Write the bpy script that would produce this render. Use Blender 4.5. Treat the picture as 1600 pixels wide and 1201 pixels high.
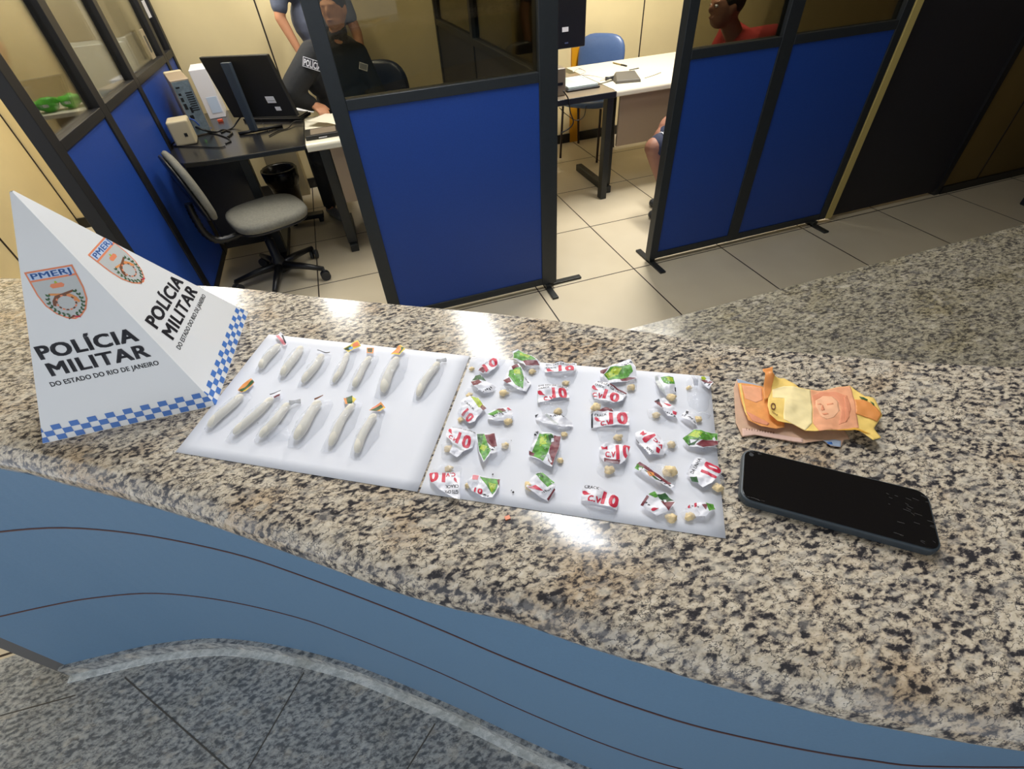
import bpy, bmesh, math, random
from mathutils import Vector, Matrix, noise
from mathutils.geometry import tessellate_polygon
PI = math.pi
scn = bpy.context.scene
for o in list(bpy.data.objects): bpy.data.objects.remove(o)
C = bpy.data.collections.new('scene'); scn.collection.children.link(C)

# ------------------------------------------------------------------ camera
CAM = Vector((-1.38478, -2.14749, 1.48562))
PITCH, ROLL, YAW, FPX = 0.803354, -0.0818643, -0.2655243, 737.0
R3 = (Matrix.Rotation(YAW, 3, 'Z') @ Matrix.Rotation(PITCH, 3, 'X') @ Matrix.Rotation(ROLL, 3, 'Z'))
cd = bpy.data.cameras.new('camera'); cam = bpy.data.objects.new('camera', cd); C.objects.link(cam)
cam.matrix_world = Matrix.Translation(CAM) @ R3.to_4x4()
cd.sensor_fit = 'HORIZONTAL'; cd.sensor_width = 36.0; cd.lens = FPX / 1600 * 36.0
cd.clip_start = 0.02; cd.clip_end = 60
scn.camera = cam
# ------------------------------------------------------------------ world, exposure
scn.view_settings.view_transform = 'Standard'; scn.view_settings.look = 'None'
scn.view_settings.gamma = 1.0; scn.view_settings.use_curve_mapping = False
scn.view_settings.exposure = -1.0
w = bpy.data.worlds.new('world'); scn.world = w; w.use_nodes = True
w.node_tree.nodes['Background'].inputs[0].default_value = (0.88, 0.93, 1.0, 1)
w.node_tree.nodes['Background'].inputs[1].default_value = 2.5
# ceiling lamps: (x, y, watts, colour)
LAMPS = [(-0.93, -0.82, 42, (0.93, 0.96, 1.0)), (-0.93, 0.46, 34, (1.0, 0.97, 0.9)),
         (0.58, 0.95, 150, (1.0, 0.96, 0.88)), (-2.66, 1.64, 85, (1.0, 0.97, 0.9)), (-1.75, 1.45, 50, (1.0, 0.96, 0.88))]
ZC = 2.6
for i, (x, y, p, c) in enumerate(LAMPS):
    l = bpy.data.lights.new('tube_light', 'AREA'); l.shape = 'RECTANGLE'; l.size = 0.16; l.size_y = 1.2
    l.energy = p; l.color = c
    o = bpy.data.objects.new('tube_light', l); C.objects.link(o); o.location = (x, y, ZC - 0.085)

# ------------------------------------------------------------------ projection helpers (pixel of the 1600x1201 photo -> world point on a real plane)
def ray(px, py):
    return R3 @ Vector(((px - 800) / FPX, -(py - 600.5) / FPX, -1.0))
def at(px, py, z):
    d = ray(px, py); return CAM + d * ((z - CAM.z) / d.z)
def aty(px, py, y):
    d = ray(px, py); return CAM + d * ((y - CAM.y) / d.y)
def atx(px, py, x):
    d = ray(px, py); return CAM + d * ((x - CAM.x) / d.x)
def atp(px, py, P, N):
    d = ray(px, py); return CAM + d * ((P - CAM).dot(N) / d.dot(N))

# ------------------------------------------------------------------ materials
def lin(c):
    return tuple(((v / 255) / 12.92 if v / 255 <= 0.04045 else ((v / 255 + 0.055) / 1.055) ** 2.4) for v in c)
MATS = {}
def mat(name, rgb, rough=0.5, metal=0.0, spec=0.5, emit=None, noise_amt=0.0, nscale=60, bump=0.0, coat=0.0):
    if name in MATS: return MATS[name]
    m = bpy.data.materials.new(name); m.use_nodes = True
    nt = m.node_tree; b = nt.nodes['Principled BSDF']
    col = (*lin(rgb), 1)
    b.inputs['Base Color'].default_value = col
    b.inputs['Roughness'].default_value = rough; b.inputs['Metallic'].default_value = metal
    b.inputs['Specular IOR Level'].default_value = spec
    b.inputs['Coat Weight'].default_value = coat
    if emit: b.inputs['Emission Color'].default_value = col; b.inputs['Emission Strength'].default_value = emit
    tc = nt.nodes.new('ShaderNodeTexCoord')
    n = nt.nodes.new('ShaderNodeTexNoise'); n.inputs['Scale'].default_value = nscale; n.inputs['Detail'].default_value = 3
    nt.links.new(tc.outputs['Object'], n.inputs['Vector'])
    if noise_amt:
        mp = nt.nodes.new('ShaderNodeMapRange'); mp.inputs[1].default_value = 0.3; mp.inputs[2].default_value = 0.7
        mp.inputs[3].default_value = 1 - noise_amt; mp.inputs[4].default_value = 1 + noise_amt
        nt.links.new(n.outputs[0], mp.inputs[0])
        vm = nt.nodes.new('ShaderNodeVectorMath'); vm.operation = 'SCALE'; vm.inputs[0].default_value = col[:3]
        nt.links.new(mp.outputs[0], vm.inputs['Scale']); nt.links.new(vm.outputs[0], b.inputs['Base Color'])
    if bump:
        bp = nt.nodes.new('ShaderNodeBump'); bp.inputs['Strength'].default_value = bump; bp.inputs['Distance'].default_value = 0.004
        nt.links.new(n.outputs[0], bp.inputs['Height']); nt.links.new(bp.outputs[0], b.inputs['Normal'])
    MATS[name] = m; return m

def granite(name, stops, scale, stretch, rot, rough, tint, speck=0.5, cluster=14, coat=0.0, vein=0.0):
    m = bpy.data.materials.new(name); m.use_nodes = True
    nt = m.node_tree; N = nt.nodes; L = nt.links; b = N['Principled BSDF']
    tc = N.new('ShaderNodeTexCoord'); mp = N.new('ShaderNodeMapping')
    mp.inputs['Rotation'].default_value = (0, 0, rot); mp.inputs['Scale'].default_value = (1, stretch, 1)
    L.new(tc.outputs['Object'], mp.inputs[0])
    nA = N.new('ShaderNodeTexNoise'); nA.inputs['Scale'].default_value = scale; nA.inputs['Detail'].default_value = 5
    nA.inputs['Roughness'].default_value = 0.62; nA.inputs['Distortion'].default_value = 0.25
    L.new(mp.outputs[0], nA.inputs['Vector'])
    nB = N.new('ShaderNodeTexNoise'); nB.inputs['Scale'].default_value = scale / 4.0; nB.inputs['Detail'].default_value = 2
    L.new(mp.outputs[0], nB.inputs['Vector'])
    mx = N.new('ShaderNodeMath'); mx.operation = 'MULTIPLY_ADD'; mx.inputs[1].default_value = 0.28
    L.new(nB.outputs[0], mx.inputs[0]); L.new(nA.outputs[0], mx.inputs[2])
    sb = N.new('ShaderNodeMath'); sb.operation = 'SUBTRACT'; sb.inputs[1].default_value = 0.14; L.new(mx.outputs[0], sb.inputs[0])
    cr = N.new('ShaderNodeValToRGB'); r = cr.color_ramp
    while len(r.elements) < len(stops): r.elements.new(0.5)
    for e, (p, c) in zip(r.elements, stops): e.position = p; e.color = (*lin(c), 1)
    L.new(sb.outputs[0], cr.inputs[0])
    nC = N.new('ShaderNodeTexNoise'); nC.inputs['Scale'].default_value = cluster; nC.inputs['Detail'].default_value = 3
    L.new(mp.outputs[0], nC.inputs['Vector'])
    tr = N.new('ShaderNodeMapRange'); tr.inputs[1].default_value = 0.5; tr.inputs[2].default_value = 0.68; tr.inputs[4].default_value = 0.45
    L.new(nC.outputs[0], tr.inputs[0])
    mt = N.new('ShaderNodeMix'); mt.data_type = 'RGBA'; mt.blend_type = 'MULTIPLY'
    L.new(tr.outputs[0], mt.inputs['Factor']); L.new(cr.outputs[0], mt.inputs['A']); mt.inputs['B'].default_value = (*lin(tint), 1)
    v = N.new('ShaderNodeTexVoronoi'); v.inputs['Scale'].default_value = scale * 2.1; L.new(mp.outputs[0], v.inputs['Vector'])
    vr = N.new('ShaderNodeMapRange'); vr.inputs[1].default_value = 0.16; vr.inputs[2].default_value = 0.22; vr.inputs[3].default_value = speck; vr.inputs[4].default_value = 0
    L.new(v.outputs['Distance'], vr.inputs[0])
    ms = N.new('ShaderNodeMix'); ms.data_type = 'RGBA'
    L.new(vr.outputs[0], ms.inputs['Factor']); L.new(mt.outputs['Result'], ms.inputs['A']); ms.inputs['B'].default_value = (*lin((38, 36, 38)), 1)
    last = ms
    def layer(sc, lo, hi, ridge, colr, amt, seed):
        nonlocal last
        q = N.new('ShaderNodeTexNoise'); q.inputs['Scale'].default_value = sc; q.inputs['Detail'].default_value = 4; q.inputs['Roughness'].default_value = 0.6
        ad = N.new('ShaderNodeVectorMath'); ad.operation = 'ADD'; ad.inputs[1].default_value = (seed, seed * 1.7, 0.3); L.new(mp.outputs[0], ad.inputs[0]); L.new(ad.outputs[0], q.inputs['Vector'])
        src = q.outputs[0]
        if ridge:
            a1 = N.new('ShaderNodeMath'); a1.operation = 'SUBTRACT'; a1.inputs[1].default_value = 0.5; L.new(src, a1.inputs[0])
            a2 = N.new('ShaderNodeMath'); a2.operation = 'ABSOLUTE'; L.new(a1.outputs[0], a2.inputs[0]); src = a2.outputs[0]
        r1 = N.new('ShaderNodeMapRange'); r1.inputs[1].default_value = lo; r1.inputs[2].default_value = hi
        r1.inputs[3].default_value = amt if ridge else 0.0; r1.inputs[4].default_value = 0.0 if ridge else amt
        L.new(src, r1.inputs[0]); fac = r1.outputs[0]
        if ridge:
            g = N.new('ShaderNodeMapRange'); g.inputs[1].default_value = 0.42; g.inputs[2].default_value = 0.55; L.new(nB.outputs[0], g.inputs[0])
            mu = N.new('ShaderNodeMath'); mu.operation = 'MULTIPLY'; L.new(fac, mu.inputs[0]); L.new(g.outputs[0], mu.inputs[1]); fac = mu.outputs[0]
        x = N.new('ShaderNodeMix'); x.data_type = 'RGBA'; L.new(fac, x.inputs['Factor']); L.new(last.outputs['Result'], x.inputs['A']); x.inputs['B'].default_value = (*lin(colr), 1); last = x
    if vein:
        layer(scale * 0.42, 0.54, 0.60, False, (150, 146, 142), 0.4 * vein, 3.1)
        layer(scale * 0.30, 0.57, 0.66, False, (224, 214, 196), 0.6 * vein, 9.4)
        layer(scale * 0.62, 0.008, 0.024, True, (58, 56, 60), 0.85 * vein, 5.7)
    L.new(last.outputs['Result'], b.inputs['Base Color'])
    b.inputs['Roughness'].default_value = rough; b.inputs['Coat Weight'].default_value = coat; b.inputs['Coat Roughness'].default_value = 0.06
    return m
G_TOP = granite('counter_granite', [(0.0, (36, 35, 38)), (0.40, (54, 52, 56)), (0.44, (106, 100, 97)), (0.475, (164, 152, 136)), (0.55, (206, 193, 171)), (0.70, (222, 212, 196))],
                112, 1.8, 0.9, 0.16, (214, 178, 128), 0.5, 9, vein=1.0)
G_LOW = granite('desk_granite', [(0.0, (60, 58, 58)), (0.40, (84, 80, 76)), (0.47, (132, 126, 112)), (0.55, (166, 158, 138)), (0.7, (188, 180, 160))],
                90, 1.9, -0.3, 0.2, (205, 195, 150), 0.35, 6, vein=0.7)
G_FLOOR = granite('floor_granite', [(0.0, (74, 78, 82)), (0.41, (104, 108, 112)), (0.48, (150, 153, 154)), (0.58, (182, 183, 180)), (0.75, (200, 200, 196))],
                  55, 1.8, 0.7, 0.35, (215, 210, 200), 0.3, 6, vein=0.6)
G_REFL = granite('pale_reflection_granite', [(0.0, (150, 154, 156)), (0.45, (200, 206, 206)), (0.6, (226, 230, 230)), (0.8, (236, 238, 236))],
                  60, 1.6, 0.7, 0.2, (220, 215, 205), 0.3, 6)  # pale mix for the painted reflection at the counter foot

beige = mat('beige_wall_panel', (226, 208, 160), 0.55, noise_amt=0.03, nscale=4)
beige_shaded = mat('shaded_beige_wall_panel', (112, 90, 46), 0.6, noise_amt=0.04, nscale=6)  # beige panels with the shade of the unlit right side put into the colour
seam = mat('dark_seam', (46, 36, 30), 0.7)
black_al = mat('black_aluminium_frame', (46, 50, 54), 0.42, 0.25, noise_amt=0.05)
dark_frame = mat('very_dark_frame', (26, 26, 30), 0.5)
blue_pan = mat('blue_laminate_panel', (26, 66, 150), 0.5, noise_amt=0.07, nscale=180, bump=0.05)
charcoal_pan = mat('charcoal_panel', (36, 34, 40), 0.6, noise_amt=0.05)
steel_blue = mat('steel_blue_laminate', (100, 134, 164), 0.42, noise_amt=0.035, nscale=260, bump=0.02)
brown_line = mat('brown_joint_line', (92, 58, 52), 0.6)
grey_al = mat('grey_aluminium_trim', (120, 118, 116), 0.45, 0.3)
yellow_str = mat('cream_jamb', (206, 184, 112), 0.55)
orange_jamb = mat('yellow_ochre_jamb', (214, 150, 20), 0.5)
black_top = mat('black_laminate', (38, 38, 40), 0.32, noise_amt=0.08, nscale=40)
grey_top = mat('taupe_laminate', (128, 116, 100), 0.35)
white_top = mat('off_white_laminate', (232, 226, 206), 0.3)
taupe = mat('taupe_modesty_panel', (156, 136, 112), 0.5)
black_plastic = mat('black_plastic', (22, 22, 24), 0.38)
dark_plastic = mat('dark_grey_plastic', (48, 50, 54), 0.45)
metal_dark = mat('dark_painted_metal', (52, 54, 54), 0.4, 0.4)
chrome = mat('bright_metal', (190, 190, 190), 0.25, 0.9)
grey_fab = mat('grey_upholstery', (122, 120, 110), 0.85, noise_amt=0.12, nscale=90, bump=0.25)
blue_vinyl = mat('slate_blue_vinyl', (74, 98, 142), 0.32, noise_amt=0.04)
navy_vinyl = mat('navy_vinyl', (26, 30, 46), 0.3)
paper = mat('white_paper', (226, 228, 236), 0.7)
white_sheet = mat('white_card', (236, 238, 240), 0.28, coat=0.3)
pc_beige = mat('putty_plastic', (196, 182, 148), 0.5)
pc_side = mat('warm_grey_metal', (168, 150, 128), 0.45, 0.2)
pc_back = mat('galvanised_back', (128, 142, 150), 0.4, 0.4, noise_amt=0.2, nscale=70)
cable_m = mat('black_cable', (20, 20, 22), 0.4)
blue_cable = mat('blue_cable', (50, 90, 190), 0.4)
white_cable = mat('white_cable', (214, 200, 190), 0.4)
red_plug = mat('red_plug', (214, 84, 50), 0.45)
led_green = mat('green_led', (120, 240, 60), 0.4, emit=2.0)
p_red = mat('print_red', (206, 46, 74), 0.45)
p_black = mat('print_black', (40, 40, 50), 0.45)
p_green = mat('print_green', (92, 156, 60), 0.45, noise_amt=0.45, nscale=260)
p_dgreen = mat('print_dark_green', (48, 92, 50), 0.45, noise_amt=0.35, nscale=260)
p_lime = mat('print_lime', (176, 196, 56), 0.45, noise_amt=0.2, nscale=300)
p_maroon = mat('print_maroon', (120, 52, 62), 0.45, noise_amt=0.15, nscale=240)
p_yellow = mat('print_yellow', (232, 206, 66), 0.45)
p_orange = mat('print_orange', (230, 150, 80), 0.45)
p_blue = mat('print_blue', (66, 120, 200), 0.4)
p_sky = mat('print_sky_blue', (96, 160, 220), 0.4)
p_grey = mat('print_grey', (196, 200, 200), 0.35)
p_coral = mat('print_coral', (240, 140, 96), 0.4)
p_pink = mat('print_pink', (222, 130, 140), 0.45)
p_lav = mat('print_pale_blue', (196, 214, 240), 0.4)
p_brown = mat('print_brown', (120, 70, 40), 0.45)
l_white = mat('label_white', (232, 232, 240), 0.4)
rock_m = mat('cream_rock', (240, 216, 168), 0.75, noise_amt=0.15, nscale=300, bump=0.4)
powder_m = mat('cream_powder', (228, 223, 210), 0.8, noise_amt=0.04, nscale=150, bump=0.15)
note_tan = mat('note_tan', (206, 168, 140), 0.7, noise_amt=0.06, nscale=120)
note_orange = mat('note_orange', (232, 156, 84), 0.7, noise_amt=0.08, nscale=120)
note_cream = mat('note_cream', (246, 226, 168), 0.7, noise_amt=0.05, nscale=120)
note_yellow = mat('note_yellow', (242, 206, 112), 0.7, noise_amt=0.05, nscale=120)
note_salmon = mat('note_salmon', (236, 166, 124), 0.7, noise_amt=0.07, nscale=120)
note_face = mat('note_engraving_light', (240, 182, 142), 0.7)
note_engr = mat('note_engraving_dark', (226, 146, 108), 0.7)
note_blue = mat('note_blue_grey', (160, 176, 198), 0.7)
skin_l = mat('light_skin', (196, 140, 106), 0.55)
skin_d = mat('dark_skin', (112, 74, 56), 0.55)
skin_m = mat('brown_skin', (150, 104, 84), 0.55)
hair_m = mat('black_hair', (24, 20, 20), 0.7)
cloth_black = mat('black_uniform', (24, 26, 30), 0.85, noise_amt=0.15, nscale=60, bump=0.3)
cloth_grey = mat('blue_grey_shirt', (92, 98, 116), 0.85, bump=0.2, noise_amt=0.1, nscale=30)
cloth_red = mat('red_shirt', (150, 34, 34), 0.85, bump=0.2)
cloth_navy = mat('navy_shorts', (40, 46, 70), 0.8, bump=0.2)
shoe_m = mat('grey_shoe', (130, 128, 122), 0.6)
tube_em = mat('lit_tube', (250, 250, 255), 0.5, emit=14.0)
lamp_body = mat('white_enamel', (228, 228, 224), 0.35)
ceil_m = mat('ceiling_white', (205, 203, 196), 0.8, noise_amt=0.02, nscale=5)
green_pk = mat('green_packaging', (96, 196, 60), 0.35, noise_amt=0.1, nscale=40)
board_m = mat('white_board', (214, 218, 212), 0.35)
box_grey = mat('grey_brown_board', (150, 138, 112), 0.7)
bag_black = mat('black_bin_bag', (20, 20, 22), 0.25, bump=0.6, nscale=40)

def film(name, rgb, opac, rough, rim=0.75):
    m = bpy.data.materials.new(name); m.use_nodes = True
    nt = m.node_tree; N = nt.nodes; L = nt.links; N.remove(N['Principled BSDF'])
    out = N['Material Output']; t = N.new('ShaderNodeBsdfTransparent'); t.inputs[0].default_value = (0.97, 0.975, 0.98, 1)
    p = N.new('ShaderNodeBsdfPrincipled'); p.inputs['Base Color'].default_value = (*lin(rgb), 1); p.inputs['Roughness'].default_value = rough
    lw = N.new('ShaderNodeLayerWeight'); lw.inputs[0].default_value = 0.35
    mr = N.new('ShaderNodeMapRange'); mr.inputs[3].default_value = opac; mr.inputs[4].default_value = rim
    n = N.new('ShaderNodeTexNoise'); n.inputs['Scale'].default_value = 160; tc = N.new('ShaderNodeTexCoord'); L.new(tc.outputs['Object'], n.inputs['Vector'])
    bp = N.new('ShaderNodeBump'); bp.inputs['Strength'].default_value = 0.6; bp.inputs['Distance'].default_value = 0.002
    L.new(n.outputs[0], bp.inputs['Height']); L.new(bp.outputs[0], p.inputs['Normal'])
    L.new(lw.outputs['Facing'], mr.inputs[0])
    mx = N.new('ShaderNodeMixShader'); L.new(mr.outputs[0], mx.inputs[0]); L.new(t.outputs[0], mx.inputs[1]); L.new(p.outputs[0], mx.inputs[2])
    L.new(mx.outputs[0], out.inputs[0]); return m
film_m = film('clear_film', (236, 238, 246), 0.15, 0.12, 0.45)
def glass(name, tint, refl):
    m = bpy.data.materials.new(name); m.use_nodes = True
    nt = m.node_tree; N = nt.nodes; L = nt.links; N.remove(N['Principled BSDF'])
    out = N['Material Output']; t = N.new('ShaderNodeBsdfTransparent'); t.inputs[0].default_value = (*tint, 1)
    g = N.new('ShaderNodeBsdfGlossy'); g.inputs['Roughness'].default_value = 0.02
    f = N.new('ShaderNodeFresnel'); f.inputs[0].default_value = 1.5
    mu = N.new('ShaderNodeMath'); mu.operation = 'MULTIPLY'; mu.inputs[1].default_value = refl; L.new(f.outputs[0], mu.inputs[0])
    mx = N.new('ShaderNodeMixShader'); L.new(mu.outputs[0], mx.inputs[0]); L.new(t.outputs[0], mx.inputs[1]); L.new(g.outputs[0], mx.inputs[2])
    L.new(mx.outputs[0], out.inputs[0]); return m
glass_tint = glass('smoked_glass', (0.50, 0.48, 0.40), 0.7)
glass_clear = glass('clear_glass', (0.95, 0.95, 0.93), 0.8)

def tile_mat():
    m = bpy.data.materials.new('beige_floor_tiles'); m.use_nodes = True
    nt = m.node_tree; N = nt.nodes; L = nt.links; b = N['Principled BSDF']
    tc = N.new('ShaderNodeTexCoord'); sx = N.new('ShaderNodeSeparateXYZ'); L.new(tc.outputs['Object'], sx.inputs[0])
    def axis(s):
        a = N.new('ShaderNodeMath'); a.operation = 'DIVIDE'; a.inputs[1].default_value = 0.6; L.new(s, a.inputs[0])
        r = N.new('ShaderNodeMath'); r.operation = 'ROUND'; L.new(a.outputs[0], r.inputs[0])
        d = N.new('ShaderNodeMath'); d.operation = 'SUBTRACT'; L.new(a.outputs[0], d.inputs[0]); L.new(r.outputs[0], d.inputs[1])
        e = N.new('ShaderNodeMath'); e.operation = 'ABSOLUTE'; L.new(d.outputs[0], e.inputs[0]); return e.outputs[0]
    mn = N.new('ShaderNodeMath'); mn.operation = 'MINIMUM'; L.new(axis(sx.outputs[0]), mn.inputs[0]); L.new(axis(sx.outputs[1]), mn.inputs[1])
    lt = N.new('ShaderNodeMath'); lt.operation = 'LESS_THAN'; lt.inputs[1].default_value = 0.0065; L.new(mn.outputs[0], lt.inputs[0])
    n = N.new('ShaderNodeTexNoise'); n.inputs['Scale'].default_value = 3; L.new(tc.outputs['Object'], n.inputs['Vector'])
    cr = N.new('ShaderNodeValToRGB'); cr.color_ramp.elements[0].color = (*lin((204, 190, 162)), 1); cr.color_ramp.elements[1].color = (*lin((222, 210, 184)), 1)
    L.new(n.outputs[0], cr.inputs[0])
    mx = N.new('ShaderNodeMix'); mx.data_type = 'RGBA'; L.new(lt.outputs[0], mx.inputs['Factor']); L.new(cr.outputs[0], mx.inputs['A'])
    mx.inputs['B'].default_value = (*lin((50, 40, 34)), 1); L.new(mx.outputs['Result'], b.inputs['Base Color'])
    b.inputs['Roughness'].default_value = 0.42; return m
tiles = tile_mat()

# ------------------------------------------------------------------ mesh builder
class MB:
    def __init__(s): s.bm = bmesh.new(); s.mi = 0
    def _setm(s, faces, mi, smooth=False):
        for f in faces: f.material_index = mi; f.smooth = smooth
    def box(s, x0, x1, y0, y1, z0, z1, mi=0, M=None):
        v = [Vector((x, y, z)) for z in (z0, z1) for y in (y0, y1) for x in (x0, x1)]
        if M: v = [M @ p for p in v]
        v = [s.bm.verts.new(p) for p in v]
        fs = [s.bm.faces.new([v[i] for i in q]) for q in ((0, 2, 3, 1), (4, 5, 7, 6), (0, 1, 5, 4), (2, 6, 7, 3), (0, 4, 6, 2), (1, 3, 7, 5))]
        s._setm(fs, mi); return s
    def prism(s, poly, z0, z1, mi=0, M=None):
        a = [Vector((p[0], p[1], z0)) for p in poly]; b = [Vector((p[0], p[1], z1)) for p in poly]
        if M: a = [M @ p for p in a]; b = [M @ p for p in b]
        a = [s.bm.verts.new(p) for p in a]; b = [s.bm.verts.new(p) for p in b]; n = len(a)
        area = sum(poly[i][0] * poly[(i + 1) % n][1] - poly[(i + 1) % n][0] * poly[i][1] for i in range(n))
        fs = []
        if area > 0: fs += [s.bm.faces.new(a[::-1]), s.bm.faces.new(b)]
        else: fs += [s.bm.faces.new(a), s.bm.faces.new(b[::-1])]
        for i in range(n):
            j = (i + 1) % n
            fs.append(s.bm.faces.new((a[i], a[j], b[j], b[i]) if area > 0 else (a[j], a[i], b[i], b[j])))
        s._setm(fs, mi); return s
    def tube(s, pts, r, seg=8, mi=0, closed_ends=True):
        pts = [Vector(p) for p in pts]; n = len(pts)
        rs = r if isinstance(r, (list, tuple)) else [r] * n
        rings = []; up = None
        for i, p in enumerate(pts):
            t = (pts[min(i + 1, n - 1)] - pts[max(i - 1, 0)]).normalized()
            if up is None:
                up = Vector((0, 0, 1)) if abs(t.z) < 0.9 else Vector((1, 0, 0))
            side = t.cross(up).normalized(); up = side.cross(t).normalized()
            rings.append([s.bm.verts.new(p + (side * math.cos(2 * PI * k / seg) + up * math.sin(2 * PI * k / seg)) * rs[i]) for k in range(seg)])
        fs = []
        for i in range(n - 1):
            for k in range(seg):
                l = (k + 1) % seg; fs.append(s.bm.faces.new((rings[i][k], rings[i][l], rings[i + 1][l], rings[i + 1][k])))
        s._setm(fs, mi, True)
        if closed_ends:
            s._setm([s.bm.faces.new(rings[0][::-1]), s.bm.faces.new(rings[-1])], mi)
        return s
    def lathe(s, prof, c=(0, 0, 0), seg=20, mi=0):
        rings = []
        for (r, z) in prof:
            rings.append([s.bm.verts.new((c[0] + r * math.cos(2 * PI * k / seg), c[1] + r * math.sin(2 * PI * k / seg), c[2] + z)) for k in range(seg)])
        fs = []
        for i in range(len(prof) - 1):
            for k in range(seg):
                l = (k + 1) % seg; fs.append(s.bm.faces.new((rings[i][k], rings[i][l], rings[i + 1][l], rings[i + 1][k])))
        s._setm(fs, mi, True); s._setm([s.bm.faces.new(rings[0][::-1]), s.bm.faces.new(rings[-1])], mi); return s
    def ball(s, c, rx, ry, rz, seg=14, mi=0, jit=0.0, seed=0, M=None):
        rows = []; nr = max(6, seg // 2 + 1)
        for i in range(nr + 1):
            th = PI * i / nr; row = []
            for k in range(seg):
                ph = 2 * PI * k / seg; d = Vector((math.sin(th) * math.cos(ph), math.sin(th) * math.sin(ph), math.cos(th)))
                q = 1 + (jit * noise.noise(d * 1.7 + Vector((seed, seed * 2, 0))) if jit else 0)
                p = Vector((d.x * rx * q, d.y * ry * q, d.z * rz * q))
                if M: p = M @ p
                row.append(p + Vector(c))
            rows.append(row)
        top = s.bm.verts.new(rows[0][0]); bot = s.bm.verts.new(rows[-1][0])
        R = [[s.bm.verts.new(p) for p in row] for row in rows[1:-1]]; fs = []
        for k in range(seg):
            l = (k + 1) % seg
            fs.append(s.bm.faces.new((top, R[0][k], R[0][l]))); fs.append(s.bm.faces.new((bot, R[-1][l], R[-1][k])))
            for i in range(len(R) - 1): fs.append(s.bm.faces.new((R[i][k], R[i + 1][k], R[i + 1][l], R[i][l])))
        s._setm(fs, mi, True); return s
    def grid(s, P, mi=0, smooth=True):
        V = [[s.bm.verts.new(p) for p in row] for row in P]; fs = []
        for i in range(len(V) - 1):
            for j in range(len(V[0]) - 1): fs.append(s.bm.faces.new((V[i][j], V[i][j + 1], V[i + 1][j + 1], V[i + 1][j])))
        s._setm(fs, mi, smooth); return s
    def tris(s, T, mi=0, smooth=False):
        cache = {}; fs = []
        def vv(p):
            k = (round(p[0], 6), round(p[1], 6), round(p[2], 6))
            if k not in cache: cache[k] = s.bm.verts.new(p)
            return cache[k]
        for t in T:
            a, b, c = vv(t[0]), vv(t[1]), vv(t[2])
            if a is b or b is c or a is c: continue
            try: fs.append(s.bm.faces.new((a, b, c)))
            except ValueError: pass
        s._setm(fs, mi, smooth); return s
    def build(s, name, mats, parent=None, bevel=0.0, solid=0.0, subsurf=0, origin=None):
        me = bpy.data.meshes.new(name)
        if origin is not None: bmesh.ops.translate(s.bm, verts=s.bm.verts, vec=-Vector(origin))
        s.bm.normal_update(); s.bm.to_mesh(me); s.bm.free()
        for m in (mats if isinstance(mats, (list, tuple)) else [mats]): me.materials.append(m)
        o = bpy.data.objects.new(name, me); C.objects.link(o)
        if origin is not None: o.location = origin
        if parent: o.parent = parent
        if bevel:
            b = o.modifiers.new('bevel', 'BEVEL'); b.width = bevel; b.segments = 3; b.limit_method = 'ANGLE'; b.angle_limit = 0.6
        if solid:
            d = o.modifiers.new('solid', 'SOLIDIFY'); d.thickness = solid; d.offset = -1
        if subsurf:
            d = o.modifiers.new('sub', 'SUBSURF'); d.levels = subsurf; d.render_levels = subsurf
        return o
def tag(o, label=None, cat=None, group=None, kind=None):
    if label: o['label'] = label
    if cat: o['category'] = cat
    if group: o['group'] = group
    if kind: o['kind'] = kind
    return o
def thing(name, loc, label, cat, rz=0.0, group=None):
    o = bpy.data.objects.new(name, None); C.objects.link(o); o.location = loc; o.rotation_euler = (0, 0, rz)
    o.empty_display_size = 0.05
    return tag(o, label, cat, group)
def struct(name, mb, m, **k): return tag(mb.build(name, m, **k), kind='structure')
def loc(parent, pt):  # world point -> parent's local (parents only carry location + z rotation)
    return Matrix.Rotation(-parent.rotation_euler.z, 3, 'Z') @ (Vector(pt) - parent.location)
def smooth_poly(pts, n):
    """Catmull-Rom resample of an open polyline to n points."""
    P = [Vector((*p, 0)) if len(p) == 2 else Vector(p) for p in pts]
    P = [P[0] * 2 - P[1]] + P + [P[-1] * 2 - P[-2]]; out = []
    m = len(P) - 3
    for i in range(n):
        t = i / (n - 1) * m; k = min(int(t), m - 1); f = t - k
        a, b, c, d = P[k:k + 4]
        out.append(0.5 * ((2 * b) + (c - a) * f + (2 * a - 5 * b + 4 * c - d) * f * f + (3 * b - a - 3 * c + d) * f ** 3))
    return out

# ------------------------------------------------------------------ 2D print helpers
_tcache = {}
def text_tris(s, bold=0.02):
    if (s, bold) in _tcache: return _tcache[(s, bold)]
    heavy = bold
    c = bpy.data.curves.new('t', 'FONT'); c.body = s; c.size = 1.0; c.offset = 0.0; c.space_character = 1.0 + 2.2 * heavy; c.resolution_u = 3
    o = bpy.data.objects.new('t', c); C.objects.link(o)
    dg = bpy.context.evaluated_depsgraph_get(); me = o.evaluated_get(dg).to_mesh(); me.calc_loop_triangles()
    T = [[(me.vertices[i].co.x, me.vertices[i].co.y) for i in t.vertices] for t in me.loop_triangles]
    o.evaluated_get(dg).to_mesh_clear(); bpy.data.objects.remove(o); bpy.data.curves.remove(c)
    xs = [p[0] for t in T for p in t]; ys = [p[1] for t in T for p in t]
    x0, x1 = min(xs), max(xs)
    cap = 0.72
    if heavy:
        T = [[(p[0] + dx_, p[1] + dy_) for p in t] for t in T for dx_, dy_ in ((-heavy, -heavy * .6), (heavy, -heavy * .6), (-heavy, heavy * .6), (heavy, heavy * .6), (0, 0))]
        x0 -= heavy; x1 += heavy
    T = [[((p[0] - x0) / (x1 - x0), p[1] / cap) for p in t] for t in T]
    _tcache[(s, bold)] = T; return T
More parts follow.
